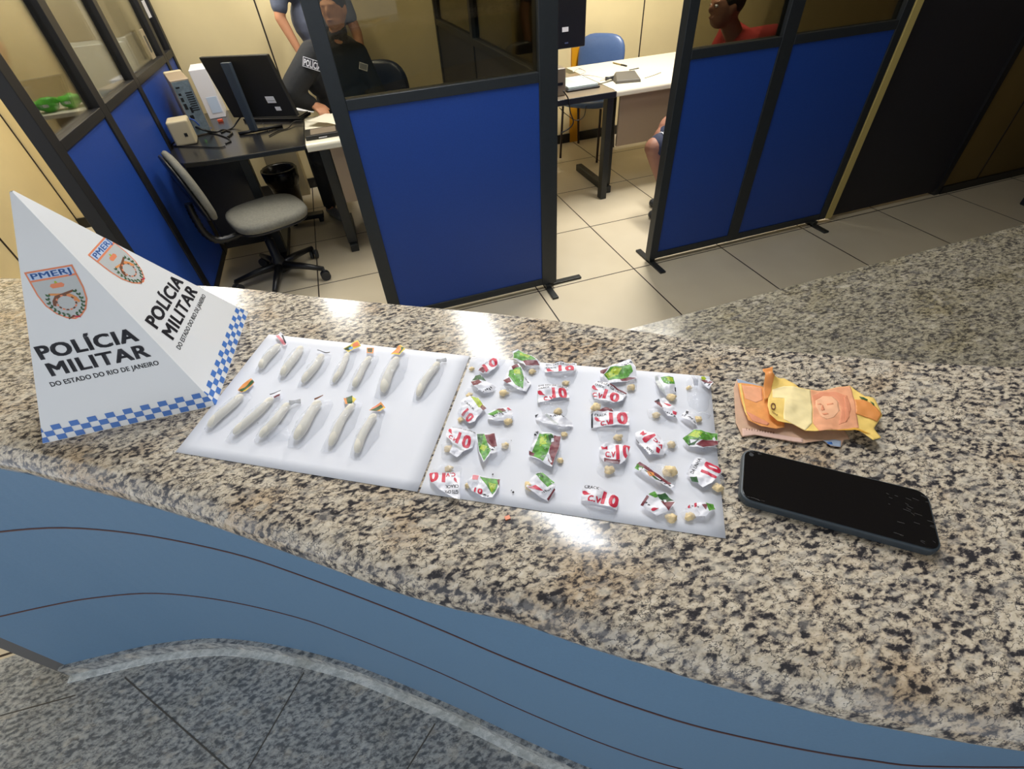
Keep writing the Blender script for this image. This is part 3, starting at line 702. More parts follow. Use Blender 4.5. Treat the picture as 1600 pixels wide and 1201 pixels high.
PK = [
 dict(k=3, lab='packet with red digits folded slantwise, at the top left corner of the right sheet', poly=[(600,335),(640,270),(700,215),(790,200),(805,250),(760,310),(700,350),(640,355)],
      pr=[(p_maroon, [(602,335),(640,290),(680,330),(650,352)]), ('t', '10', (675,345), (800,262), 72), ('k', 640,300,700,250,4)], rock=(535,275,26), bag=[(505,200),(560,175),(700,165),(870,190),(820,260),(720,380),(560,350)]),
 dict(k=3, lab='small green, maroon and white packet at the left edge, second from the top', poly=[(530,430),(575,365),(620,365),(680,430),(770,480),(740,520),(655,545),(560,480)],
      pr=[(p_dgreen, [(540,420),(575,368),(620,370),(680,430),(620,425)]), (p_maroon, [(532,432),(610,425),(640,450),(600,480),(555,475)]), ('k', 650,530,740,490,5)], rock=(515,532,32), bag=[(460,500),(560,440),(780,480),(720,560),(500,580)]),
 dict(k=3, lab='packet with a large green print and white corner, third in the top row', poly=[(840,420),(900,295),(990,275),(1050,370),(1112,430),(1060,520),(1000,512),(890,470)],
      pr=[(p_green, [(900,330),(1010,310),(1040,400),(1030,500),(960,470),(890,380)]), (p_lime, [(940,335),(1000,330),(1010,380),(950,370)]), (p_maroon, [(840,418),(900,400),(920,440),(880,465)]), (p_maroon, [(920,298),(975,280),(995,310),(935,325)]), ('k', 1050,400,1090,450,4)], rock=(845,512,45), bag=[(800,460),(900,440),(1060,520),(1020,580),(860,580)]),
 dict(k=3, lab='green and red packet sticking past the top edge of the right sheet', poly=[(930,150),(980,133),(1110,190),(1195,240),(1190,272),(1060,292),(1000,245),(940,210)],
      pr=[(p_green, [(940,165),(990,140),(1110,195),(1160,232),(1040,240),(940,205)]), (p_lime, [(1000,160),(1100,195),(1080,215),(1000,190)]), (p_maroon, [(1030,237),(1165,238),(1190,270),(1060,288)])], rock=(1115,305,34), bag=[(1030,270),(1190,260),(1180,330),(1060,340)]),
 dict(k=3, lab='white packet with the upper half of a red 10, top row beside the green-topped one', poly=[(1235,255),(1545,260),(1530,330),(1400,352),(1240,340)],
      pr=[('s', 'GTS CPX DA LINHA', (1248,276), (1530,280), 14), ('s', 'CRACK', (1250,300), (1350,302), 12), ('c', 1290,320,38), ('t', '10', (1370,345), (1520,342), 62)], rock=(1440,415,34), bag=[(1240,320),(1570,300),(1520,420),(1440,470),(1270,410)]),
 dict(k=3, lab='flat white packet with red C.V 10, upright in the third column', poly=[(1172,462),(1458,480),(1476,582),(1168,632)],
      pr=[(p_grey, [(1168,520),(1176,520),(1176,628),(1168,632)]), ('s', 'GTS CPX DA LINHA', (1176,482), (1452,498), 17), ('s', 'CRACK', (1178,515), (1285,512), 14), ('c', 1205,550,38), ('t', 'C.V', (1228,612), (1322,606), 38), ('t', '10', (1318,608), (1458,588), 100)], rock=(1365,690,42), bag=[(1180,600),(1470,590),(1440,740),(1230,760)]),
 dict(k=3, lab='packet with a red 10 turned sideways and a lime corner, beside the gap between sheets', poly=[(440,625),(520,580),(600,585),(682,690),(600,765),(572,820),(520,838),(440,760)],
      pr=[(p_lime, [(530,585),(600,592),(675,685),(610,690)]), (p_maroon, [(640,650),(682,692),(650,720),(620,690)]), ('s', 'CRACK', (470,640), (560,720), 16), ('t', '10', (445,752), (515,830), 78)], rock=(430,765,32), bag=[(400,700),(440,640),(560,700),(560,830),(440,830)]),
 dict(k=3, lab='flattened packet with green, maroon and black print over a cream lump', poly=[(690,750),(760,688),(890,680),(937,730),(920,790),(780,812),(700,790)],
      pr=[(p_green, [(692,748),(800,700),(860,725),(740,765)]), (p_maroon, [(760,690),(840,690),(870,720),(820,732)]), ('k', 740,775,900,720,10), ('c', 900,705,24)], rock=(885,788,44), bag=[(690,760),(930,740),(950,820),(800,850),(690,820)]),
 dict(k=3, lab='folded plain white packet in the third column, under the upright C.V 10', poly=[(1145,752),(1260,742),(1400,770),(1500,800),(1512,850),(1400,872),(1320,850),(1160,792)],
      pr=[('k', 1290,765,1450,775,8), (p_grey, [(1260,745),(1370,850),(1350,856),(1240,752)]), (p_black, [(1145,752),(1180,742),(1165,760),(1150,775)])], rock=(1425,905,32), bag=[(1160,770),(1510,850),(1460,950),(1220,900)]),
 dict(k=4, lab='tilted white packet with a bold red 10 and a cream lump in its lower corner', poly=[(350,240),(592,322),(545,440),(470,485),(400,542),(330,510),(365,430),(292,340),(305,280)],
      pr=[('s', 'GTS CPX DA LINHA', (352,250), (578,332), 15), ('c', 340,300,38,0.9), ('t', 'C.V', (318,362), (382,412), 34), ('t', '10', (385,412), (512,462), 105), (p_grey, [(370,425),(470,470),(460,482),(360,436)])], rock=(315,430,44), bag=[(240,400),(300,360),(470,480),(400,560),(250,540)]),
 dict(k=4, lab='green and maroon packet with a pale plastic tail, beside the tilted red 10', poly=[(590,330),(660,315),(762,320),(787,450),(782,492),(720,520),(655,602),(610,500)],
      pr=[(p_green, [(592,332),(660,320),(690,410),(722,490),(660,592),(614,490)]), (p_dgreen, [(594,335),(650,322),(640,420),(604,420)]), (p_lime, [(640,430),(690,450),(660,500),(620,470)]), (p_maroon, [(665,328),(760,325),(784,445),(740,450),(690,405)]), ('k', 690,480,770,460,5)], rock=(855,400,38), bag=[(700,520),(780,340),(900,340),(910,460),(800,600),(680,600)]),
 dict(k=4, lab='largest green and maroon packet, square, in the third column', poly=[(1150,300),(1200,295),(1392,340),(1380,440),(1308,642),(1085,520),(1120,400)],
      pr=[(p_green, [(1190,320),(1310,330),(1300,430),(1270,500),(1220,590),(1105,515),(1150,420)]), (p_lime, [(1190,350),(1250,340),(1260,420),(1190,450)]), (p_dgreen, [(1270,340),(1320,340),(1330,400),(1290,420)]), (p_maroon, [(1330,338),(1392,345),(1374,450),(1310,632),(1268,580),(1290,440)]), (p_maroon, [(1088,485),(1140,500),(1130,532),(1088,516)]), (l_white, [(1265,520),(1280,515),(1310,600),(1290,600)]), (l_white, [(1300,370),(1325,365),(1325,395),(1300,400)]), ('k', 1140,350,1180,310,4)], rock=(1385,540,34), bag=[(1100,520),(1390,440),(1410,560),(1330,680),(1090,660)]),
 dict(k=4, lab='white packet with an upside-down red 10, overhanging the front edge at the left', poly=[(130,685),(430,680),(427,945),(380,942),(240,860),(150,780)],
      pr=[('t', '10', (290,668), (132,668), 125), ('t', 'C.V', (385,690), (295,690), 42), ('s', 'CRACK', (418,815), (292,812), 30), ('s', 'GTS CPX', (412,868), (285,862), 30), ('c', 390,770,30,0.8)], rock=(310,622,40), bag=[(150,640),(300,570),(440,600),(430,720),(180,720)]),
 dict(k=4, lab='crumpled packet of green, lime and pink print near the front edge, beside the upside-down 10', poly=[(500,800),(555,718),(810,740),(802,830),(740,932),(640,925),(540,865)],
      pr=[(p_green, [(620,738),(803,745),(785,840),(740,905),(690,830)]), (p_lime, [(700,790),(775,800),(760,860),(725,880)]), (p_maroon, [(780,755),(810,745),(802,830)]), (p_pink, [(552,720),(612,730),(600,775),(548,770)]), ('t', '10', (560,885), (640,905), 46), ('k', 650,900,700,915,4)], rock=(505,782,36), bag=[(470,760),(560,690),(640,760),(640,920),(520,880)]),
 dict(k=4, lab='wedge-shaped packet with green top and red curve beside a large amber lump', poly=[(1060,835),(1110,740),(1150,700),(1210,692),(1350,825),(1270,948),(1190,920)],
      pr=[(p_green, [(1150,710),(1215,697),(1335,800),(1265,835),(1190,770)]), (p_dgreen, [(1150,705),(1200,697),(1230,740),(1180,750)]), (p_red, [(1075,838),(1150,815),(1225,868),(1140,858)]), (p_maroon, [(1260,930),(1330,850),(1340,860),(1272,945)]), ('k', 1210,880,1300,850,7)], rock=(1095,790,52), bag=[(1040,800),(1100,740),(1200,900),(1260,960),(1060,880)]),
 dict(k=5, lab='packet with bright green print under a white fold, top of the fourth column', poly=[(350,210),(500,155),(640,108),(690,180),(705,272),(560,312),(390,322),(352,270)],
      pr=[(p_green, [(385,250),(450,185),(640,165),(665,220),(600,280),(430,290)]), (p_lime, [(400,240),(480,190),(560,190),(520,250),(430,270)]), (p_maroon, [(352,212),(430,188),(385,245),(356,240)]), (p_maroon, [(540,285),(620,262),(700,270),(560,305)]), ('k', 560,165,660,140,6)], rock=(655,335,40), bag=[(600,290),(700,270),(710,360),(640,400),(590,370)]),
 dict(k=5, lab='curled white packet with red C.V 10, just below the bright green one', poly=[(320,308),(400,325),(612,412),(565,500),(480,520),(300,470),(262,380)],
      pr=[('s', 'GTS CPX DA LINHA', (322,330), (580,440), 22), ('s', 'CRACK', (300,355), (385,392), 15), ('c', 300,380,34,0.4), ('t', 'C.V', (272,440), (362,478), 36), ('t', '10', (372,468), (520,520), 82), (p_maroon, [(440,340),(612,405),(600,418),(440,352)])], rock=(315,530,50), bag=[(250,460),(480,510),(600,470),(520,560),(300,590)]),
 dict(k=5, lab='flat rectangular white packet with red C.V 10 and maroon tab above', poly=[(272,625),(320,602),(400,565),(465,570),(480,595),(625,600),(632,730),(278,742)],
      pr=[(p_maroon, [(320,602),(400,566),(463,572),(478,600)]), (p_black, [(264,640),(280,625),(286,740),(268,742)]), ('s', 'CRACK', (298,652), (415,640), 22), ('c', 330,680,36), ('t', 'C.V', (356,732), (450,728), 34), ('t', '10', (438,724), (618,716), 106)], rock=(530,820,42), bag=[(300,720),(630,720),(620,860),(520,890),(360,860)]),
 dict(k=6, lab='packet with red C.V 1 and maroon fold, over a lump in the fourth column', poly=[(330,330),(400,278),(480,290),(625,310),(600,400),(572,455),(520,478),(380,452),(340,405)],
      pr=[(p_red, [(350,318),(385,330),(410,312),(412,342),(385,345),(358,350)]), ('t', 'C.V', (390,412), (484,416), 48), ('t', '10', (492,436), (640,428), 132), (p_maroon, [(380,420),(530,445),(520,478),(380,452)])], rock=(430,502,48), bag=[(300,520),(360,400),(600,420),(560,550),(380,580)]),
 dict(k=6, lab='white CRACK C.V 10 packet near the front edge, with no lump showing', poly=[(178,678),(330,700),(522,782),(500,902),(330,862),(165,800)],
      pr=[('s', 'CRACK', (195,702), (330,732), 27), ('c', 215,750,42,0.25), ('t', 'C.V', (222,828), (345,852), 48), ('t', '10', (345,848), (500,892), 118)], rock=None, bag=[(200,820),(500,900),(480,960),(280,960)]),
 dict(k=5, lab='small white packet with a green top beside its lump, fifth column, top', poly=[(870,262),(900,248),(1050,270),(1082,400),(985,445),(920,400)],
      pr=[(p_green, [(930,268),(1050,272),(1066,335),(1000,352),(960,330)]), (p_lime, [(980,275),(1045,278),(1050,320),(1000,320)]), (p_grey, [(872,265),(900,262),(985,440),(920,398)]), (p_black, [(1066,360),(1078,360),(1082,400),(1070,395)])], rock=(1040,432,46), bag=[(880,300),(1080,380),(1100,480),(980,490),(900,400)]),
 dict(k=5, lab='narrow white packet with red marks folded from maroon, fifth column, second', poly=[(862,505),(915,480),(970,453),(1092,620),(1085,656),(1000,640),(950,590)],
      pr=[(p_maroon, [(864,505),(915,482),(955,590)]), (p_black, [(870,498),(915,478),(925,500),(900,510)]), (p_red, [(958,510),(1035,545),(1015,560),(985,545)]), (p_red, [(1040,600),(1085,615),(1075,638),(1045,625)]), ('k', 960,600,1080,650,5)], rock=(895,602,38), bag=[(800,560),(900,540),(1000,660),(920,700),(820,640)]),
 dict(k=5, lab='torn black and white packet end next to the sheet edge on the right', poly=[(1115,640),(1180,590),(1232,620),(1287,712),(1240,722)],
      pr=[('k', 1140,625,1270,700,10), (p_black, [(1170,595),(1195,605),(1190,630),(1168,625)])], rock=(1300,640,38), bag=[(1180,600),(1320,580),(1420,600),(1400,640),(1280,680)]),
 dict(k=5, lab='twisted clear packet with white ribs and a lime dot at the top right corner', poly=[(1300,300),(1362,262),(1435,325),(1392,382)],
      pr=[(p_lime, [(1312,275),(1345,258),(1368,280),(1350,302),(1318,300)]), (p_maroon, [(1310,305),(1360,300),(1430,328),(1400,345)]), ('k', 1340,320,1400,360,3)], rock=(1212,335,26), bag=[(1180,300),(1235,215),(1300,240),(1420,330),(1400,560),(1310,600),(1200,500)]),
 dict(k=5, lab='diamond-shaped packet with red figures read from the back, fifth column', poly=[(690,792),(760,763),(920,850),(988,960),(962,1002),(870,1012),(820,1022),(690,860)],
      pr=[(p_red, [(728,825),(765,775),(772,815),(800,818),(760,840)]), (p_red, [(752,868),(772,850),(868,826),(880,846),(790,900),(770,892)]), ('t', 'V.C', (958,945), (872,865), 30), (p_red, [(885,950),(925,970),(915,998),(885,990)]), ('s', 'CRACK', (862,1000), (800,935), 22), ('s', 'GTS CPX DA', (815,1012), (700,860), 22)], rock=(1040,885,40), bag=[(940,860),(1080,840),(1100,920),(960,1000)]),
 dict(k=5, lab='green and maroon packet lying across the right edge of the sheet', poly=[(1132,870),(1250,768),(1482,790),(1482,922),(1330,957),(1200,932)],
      pr=[(p_green, [(1136,868),(1250,772),(1480,794),(1478,860),(1300,885),(1200,928)]), (p_lime, [(1190,830),(1260,785),(1330,810),(1280,870)]), (p_dgreen, [(1200,880),(1300,870),(1250,925),(1190,920)]), (p_maroon, [(1262,925),(1330,882),(1480,868),(1480,920),(1330,952)]), (l_white, [(1428,845),(1450,838),(1462,860),(1445,880),(1428,870)]), (l_white, [(1205,875),(1270,890),(1250,900),(1215,910)])], rock=None, bag=[(1300,940),(1480,920),(1510,970),(1400,980)]),
 dict(k=6, lab='long narrow strip packet of maroon and green pointing at a large amber lump', poly=[(660,512),(702,458),(1035,678),(1000,703),(860,640)],
      pr=[(p_maroon, [(680,482),(710,464),(1010,655),(980,672)]), (p_green, [(664,510),(690,478),(745,520),(720,548)]), (p_dgreen, [(745,540),(800,560),(900,640),(860,636)]), (p_orange, [(770,552),(840,562),(850,600),(800,605)]), ('k', 880,630,1000,680,8), (l_white, [(700,515),(730,520),(728,545),(705,542)])], rock=(1000,520,62), rock2=(935,602,22), bag=[(760,480),(820,440),(940,450),(1080,540),(1040,670),(960,660)]),
 dict(k=6, lab='white packet with a red 10 turned on end, over the right edge of the sheet', poly=[(1148,560),(1230,420),(1300,428),(1432,500),(1482,542),(1380,662),(1300,692),(1240,640)],
      pr=[('s', 'DA LINHA', (1210,570), (1282,440), 34), ('t', '10', (1420,625), (1476,515), 165), (p_dgreen, [(1180,590),(1240,600),(1260,650),(1200,630)]), ('k', 1160,530,1190,470,4)], rock=(1450,668,46), bag=[(1280,650),(1440,500),(1510,580),(1500,700),(1420,720)]),
 dict(k=6, lab='packet with a round green crown and maroon fold near the front edge, right side', poly=[(718,862),(780,770),(850,738),(960,738),(1042,850),(975,922),(870,962)],
      pr=[(p_green, [(790,772),(850,736),(880,790),(850,800)]), (p_dgreen, [(870,770),(950,740),(1030,820),(940,835),(890,800)]), (p_maroon, [(905,825),(1035,840),(975,922)]), (p_maroon, [(718,862),(775,778),(795,792),(742,872)]), ('k', 770,840,800,870,3), ('c', 850,905,34,-0.4), (l_white, [(930,810),(955,805),(962,830),(940,840)])], rock=(1012,950,52), bag=[(860,900),(1040,870),(1060,980),(980,1030),(880,980)]),
 dict(k=6, lab='small crushed packet with a green tip, at the front right corner of the sheet', poly=[(1128,900),(1190,842),(1290,850),(1400,838),(1418,885),(1320,972),(1200,960)],
      pr=[(p_green, [(1320,848),(1400,842),(1414,900),(1350,932)]), (p_maroon, [(1282,872),(1335,862),(1322,922)]), ('t', '11', (1160,885), (1240,880), 34), ('k', 1180,870,1260,880,4)], rock=(1190,940,48), bag=[(1090,900),(1260,850),(1350,960),(1240,1010),(1130,980)]),
]
rnd = random.Random(5)
for i, s in enumerate(PK):
    k = s['k']; P = cw(k, s['poly']); cx = sum(p[0] for p in P) / len(P); cy = sum(p[1] for p in P) / len(P)
    t = thing('drug_packet', (cx, cy, ZP), s['lab'], 'packet', group='crumpled packets on the right sheet')
    ang = rnd.uniform(0, PI); ca, sa = math.cos(ang), math.sin(ang); W = max(math.hypot(p[0] - cx, p[1] - cy) for p in P)
    sd = i * 7.3
    def hf(x, y, cx=cx, cy=cy, ca=ca, sa=sa, W=W, sd=sd):
        u = ((x - cx) * ca + (y - cy) * sa) / W
        h = 0.0042 * (1 - min(1, u * u)) + 0.0022 + 0.0034 * noise.noise(Vector((x * 75, y * 75, sd))) + 0.0009 * noise.noise(Vector((x * 240, y * 240, sd)))
        return max(0.0009, h)
    pr = []; conv = None
    hp = hull(P)
    for q in s['pr']:
        if q[0] == 't': pr.append((p_red, clip_tris(txt(k, q[1], q[2], q[3], q[4], 0.045), hp)))
        elif q[0] == 's': pr.append((p_black, clip_tris(txt(k, q[1], q[2], q[3], q[4], 0.02), hp)))
        elif q[0] == 'c': pr.append((p_red, clip_tris(chili(k, q[1], q[2], q[3], q[4] if len(q) > 4 else 0.2), hp)))
        elif q[0] == 'k': pr.append((p_black, clip_tris(ticks(k, *q[1:6], seed=i * 13 + q[5]), hp)))
        else: pr.append((q[0], poly_tris(cw(k, q[1]))))
    label_mesh(t, 'paper_label', P, pr, hf, ZP, l_white, cx, cy)
    for key in ('rock', 'rock2'):
        r = s.get(key)
        if not r: continue
        c = zp(k, r[0], r[1], ZP + 0.003); sc = r[2] / ZO[k][2] * ((c - CAM).length / FPX) 
        m = MB(); rr = sc * 0.92
        m.ball(loc(t, (c.x, c.y, ZP + rr * 0.55)), rr * 1.05, rr * 0.9, rr * 0.62, 16, 0, 0.55, i + r[0]); m.build('cream_lump', rock_m, t)
    B = cw(k, s['bag'])
    film_bag(t, B, 0.0065, sd)
    if i == 23:   # twisted white ribs of the corner packet
        m = MB()
        for j in range(4):
            a, b = zp(k, 1235 + j * 18, 225 + j * 6, ZP + 0.012), zp(k, 1262 + j * 9, 320, ZP + 0.004); m.tube([loc(t, a), loc(t, a.lerp(b, 0.5) + Vector((0, 0, 0.002))), loc(t, b)], 0.0009, 6)
        m.build('twisted_end', l_white, t)

# ------------------------------------------------------------------ powder tubes
TB = [
 dict(k=1, lab='powder tube with a pink V-shaped tag at the top left corner of the left sheet', a=(930,460), b=(1110,215), r=42, tag=[(1080,120),(1130,75),(1165,110),(1200,200),(1170,222),(1130,150)], cols=[(p_pink, [(1085,120),(1110,105),(1190,200),(1165,218)]), (p_black, [(1140,110),(1160,108),(1192,190),(1180,198)])]),
 dict(k=1, lab='powder tube in loose clear film without a tag, second in the rear row', a=(1165,540), b=(1350,235), r=46, tag=None),
 dict(k=2, lab='powder tube closed with a thin dark line, third in the rear row', a=(205,405), b=(380,160), r=38, tag=[(325,112),(440,122),(438,134),(326,126)], cols=[(p_black, [(330,116),(436,126),(434,131),(330,122)])]),
 dict(k=2, lab='powder tube with a wide yellow tag printed blue and red, rear row', a=(470,400), b=(615,140), r=32, tag=[(556,100),(690,30),(718,82),(605,132)], cols=[(p_yellow, [(560,100),(690,32),(716,80),(606,130)]), (p_dgreen, [(570,98),(620,75),(640,100),(600,118)]), (p_sky, [(605,95),(640,85),(645,105),(615,112)]), (p_coral, [(640,70),(690,48),(705,78),(650,95)]), (p_black, [(560,104),(600,96),(604,104),(575,110)])]),
 dict(k=2, lab='thin powder tube with a tiny dark square tag, rear row', a=(640,440), b=(805,175), r=36, tag=[(768,98),(834,100),(826,150),(768,150)], cols=[(p_orange, [(768,98),(834,100),(826,150),(768,150)]), (p_dgreen, [(775,105),(820,106),(815,142),(778,140)]), (p_maroon, [(790,115),(812,118),(806,134),(788,130)])]),
 dict(k=2, lab='powder tube with a yellow, red and green tag tilted steeply, rear row', a=(905,495), b=(1040,190), r=50, tag=[(980,158),(1062,65),(1114,110),(1060,166)], cols=[(p_yellow, [(982,157),(1062,67),(1112,110),(1060,164)]), (p_orange, [(990,150),(1050,75),(1075,85),(1020,150)]), (p_coral, [(1020,145),(1062,100),(1085,120),(1050,155)]), (p_dgreen, [(1072,90),(1100,100),(1066,150),(1050,158),(1075,115)])]),
 dict(k=2, lab='untagged powder tube with a twisted grey end, alone at the right of the rear row', a=(1220,530), b=(1395,225), r=42, tag=None, twist=True),
 dict(k=1, lab='powder tube with an oval green and yellow tag, leftmost of the front row', a=(400,1075), b=(735,735), r=46, tag=[(688,690),(740,620),(830,555),(864,600),(800,680),(735,715)], cols=[(p_orange, [(692,688),(742,622),(828,558),(862,600),(800,678),(735,712)]), (p_dgreen, [(700,688),(760,660),(845,575),(860,598),(780,675),(740,705)]), (p_yellow, [(745,700),(800,668),(810,672),(770,705)])]),
 dict(k=1, lab='powder tube closed by a white strip edged in black, front row', a=(660,1150), b=(1055,770), r=46, tag=[(1015,722),(1140,682),(1138,745),(1060,772)], cols=[(l_white, [(1020,722),(1138,684),(1136,742),(1062,770)]), (p_black, [(1018,722),(1138,684),(1138,692),(1024,730)]), (p_maroon, [(1060,755),(1136,732),(1130,750),(1075,770)])]),
 dict(k=1, lab='short powder tube with crumpled empty film beside it, third in the front row', a=(930,1180), b=(1235,830), r=50, tag=None, twist=True, extra=[(940,1040),(1180,1020),(1240,1180),(1000,1210)]),
 dict(k=2, lab='thick powder tube closed by a thin brown line, fourth in the front row', a=(130,920), b=(360,580), r=52, tag=[(300,552),(382,518),(386,530),(306,566)], cols=[(p_brown, [(302,552),(382,520),(384,527),(305,562)])]),
 dict(k=2, lab='powder tube with a bow-shaped green and orange tag, front row', a=(430,970), b=(645,600), r=44, tag=[(558,540),(640,520),(682,562),(652,606),(580,602)], cols=[(p_orange, [(560,540),(600,540),(600,602),(580,600)]), (p_dgreen, [(580,535),(640,522),(660,570),(640,604),(600,598)]), (p_yellow, [(640,530),(680,562),(652,604),(645,570)])]),
 dict(k=2, lab='powder tube with a triangular striped tag, rightmost of the front row', a=(675,1035), b=(830,690), r=46, tag=[(788,656),(892,572),(938,632),(880,668)], cols=[(p_orange, [(790,655),(892,575),(936,632),(880,666)]), (p_coral, [(810,635),(880,590),(895,605),(830,645)]), (p_dgreen, [(800,655),(895,600),(915,625),(860,662)]), (p_yellow, [(880,660),(920,628),(934,632),(885,668)])]),
]
for i, s in enumerate(TB):
    k = s['k']; A, B = zp(k, *s['a']), zp(k, *s['b']); r = s['r'] / ZO[k][2] * ((A - CAM).length / FPX) * 0.85
    c = A.lerp(B, 0.5); t = thing('powder_tube', (c.x, c.y, ZP), s['lab'], 'powder tube', group='powder tubes on the left sheet')
    n = 13; pts = []; rs = []
    side = Vector((-(B - A).y, (B - A).x, 0)).normalized()
    for j in range(n):
        f = j / (n - 1); rr = r * (0.35 + 0.65 * min(1, f * 7 + 0.2)) if f < 0.2 else r * (1 - 0.18 * (f - 0.2)) * (1 if f < 0.93 else 0.72)
        rr *= 1 + 0.08 * noise.noise(Vector((f * 6, i * 3.1, 0)))
        pts.append(loc(t, A.lerp(B, f) + side * 0.0016 * math.sin(f * 5 + i) + Vector((0, 0, max(rr, 0.002) + 0.0004)))); rs.append(rr)
    MB().tube(pts, rs, 12).build('powder_fill', powder_m, t, subsurf=1)
    d = (B - A).normalized(); w = r * 1.9; Bx = B + d * r * 1.2; Ax = A - d * r * 1.3
    outl = [tuple((Ax + side * w * 0.8)[:2]), tuple((Ax - side * w * 0.8)[:2]), tuple((Bx - side * w * 1.1)[:2]), tuple((Bx + side * w * 0.8)[:2]), tuple((c + side * w * 1.3)[:2]), tuple((c - side * w * 1.6)[:2])]
    film_bag(t, outl, r * 2.25, i * 3.7, 'clear_wrap')
    if s.get('extra'): film_bag(t, cw(k, s['extra']), 0.006, i * 5.1, 'loose_film')
    if s['tag']:
        P = cw(k, s['tag']); px = sum(p[0] for p in P) / len(P); py = sum(p[1] for p in P) / len(P)
        def hf(x, y, sd=i): return 0.0032 + 0.0035 * noise.noise(Vector((x * 70, y * 70, sd))) + 0.001
        label_mesh(t, 'paper_tag', P, [(m_, poly_tris(cw(k, q))) for m_, q in s['cols']], hf, ZP, l_white, px, py)
    if s.get('twist'):
        m = MB(); e = B + d * r * 0.8
        m.tube([loc(t, B + Vector((0, 0, r))), loc(t, e + side * -0.004 + Vector((0, 0, r * 0.9))), loc(t, e + d * 0.004 - side * 0.009 + Vector((0, 0, 0.003)))], [r * 0.7, r * 0.35, r * 0.55], 8)
        m.build('twisted_end', film('grey_film', (170, 170, 168), 0.35, 0.2, 0.7), t)

for i, (x, y, r, lb) in enumerate(((802, 769, 0.0009, 'black crumb near the front edge of the right sheet'), (799, 766, 0.0005, 'tiny black crumb beside the larger one near the front edge'), (770, 741, 0.0007, 'black speck between the tilted green packet and the crumpled lime one'), (799, 688, 0.0004, 'tiny dark speck right of the maroon and green packet'), (403, 661, 0.0005, 'black speck on the left sheet between two front tubes'))):
    c = at(x, y, ZP); m = MB(); m.ball((0, 0, r * 0.6), r * 1.3, r, r * 0.7, 8, 0, 0.5, i); o = m.build('crumb', cable_m); o.location = (c.x, c.y, ZP); tag(o, lb, 'crumb')
c = at(793, 809, ZT); o = MB().box(-0.0025, 0.0025, -0.002, 0.002, 0, 0.0012).build('paper_chip', p_coral); o.location = (c.x, c.y, ZT); tag(o, 'tiny orange chip on the granite just in front of the right sheet', 'chip')
# ================================================================== BANKNOTES
def note(label, poly, cols, h0, amp, seed, z0=ZT + 0.001, texts=(), ridge=None):
    P = cw(7, poly, ZT + 0.004); cx = sum(p[0] for p in P) / len(P); cy = sum(p[1] for p in P) / len(P)
    m = MB(); mats = []
    def hf(x, y):
        h = h0 + amp * (0.6 + 0.9 * noise.noise(Vector((x * 34, y * 34, seed))) + 0.25 * noise.noise(Vector((x * 110, y * 110, seed))))
        if ridge:
            for (rx, ry, w, a) in ridge: h += a * math.exp(-((x - rx) ** 2 + (y - ry) ** 2) / (w * w))
        return max(0.0006, h)
    e = 0.0
    allc = [(cols[0], None)] + list(cols[1:])
    mats.append(cols[0]); m.tris([[(p[0] - cx, p[1] - cy, hf(*p)) for p in t] for t in refine(poly_tris(P), 0.003)], 0, True)
    e = 0.0002; hp = P
    for (mt, q) in cols[1:]:
        T = q if (q and isinstance(q[0], list)) else poly_tris(cw(7, q, ZT + 0.004))
        if mt not in mats: mats.append(mt)
        m.tris([[(p[0] - cx, p[1] - cy, hf(*p) + e) for p in t] for t in refine(T, 0.003)], mats.index(mt), True); e += 0.00006
    o = m.build('banknote', mats); o.location = (cx, cy, z0)
    s = o.modifiers.new('solid', 'SOLIDIFY'); s.thickness = 0.0002; s.offset = -1
    return tag(o, label, 'banknote', 'crumpled banknotes above the phone')
note('tan and blue banknote at the bottom of the crumpled pile, serial number showing',
     [(100,265),(130,178),(230,205),(345,240),(700,420),(1100,600),(1180,740),(1120,745),(1095,812),(1000,798),(930,748),(740,777),(520,735),(300,700),(182,712),(120,585)],
     [note_tan, (note_blue, [(128,180),(230,206),(345,242),(345,275),(240,262),(150,238)]), (note_blue, [(930,748),(1040,742),(1095,755),(1093,810),(1000,796)]), (p_blue, [(960,765),(1010,765),(1020,785),(980,785)]),
      (mat('note_pink', (222, 186, 170), 0.7), [(180,640),(300,650),(520,690),(740,735),(740,772),(520,733),(300,698),(184,708)]),
      (p_brown, txt(7, '2 4 0 1 3 7 1 8 6 8 8', (205,668), (470,702), 20, 0.0))], 0.0006, 0.0012, 3)
note('orange banknote folded under the yellow one, at the left of the pile', 
     [(128,240),(165,238),(360,272),(420,330),(560,480),(560,650),(480,668),(340,642),(222,592),(160,400)],
     [note_orange, (note_salmon, [(165,260),(350,285),(360,400),(300,420),(200,380)]), (note_engr, [(200,500),(300,560),(420,620),(400,640),(260,600)]), (note_yellow, [(140,250),(160,245),(215,560),(190,500)])], 0.004, 0.0025, 8)
note_blob = [(395,420),(430,330),(440,120),(345,140),(365,410)]
c0 = cw(7, [(400,240)], ZT + 0.004)[0]
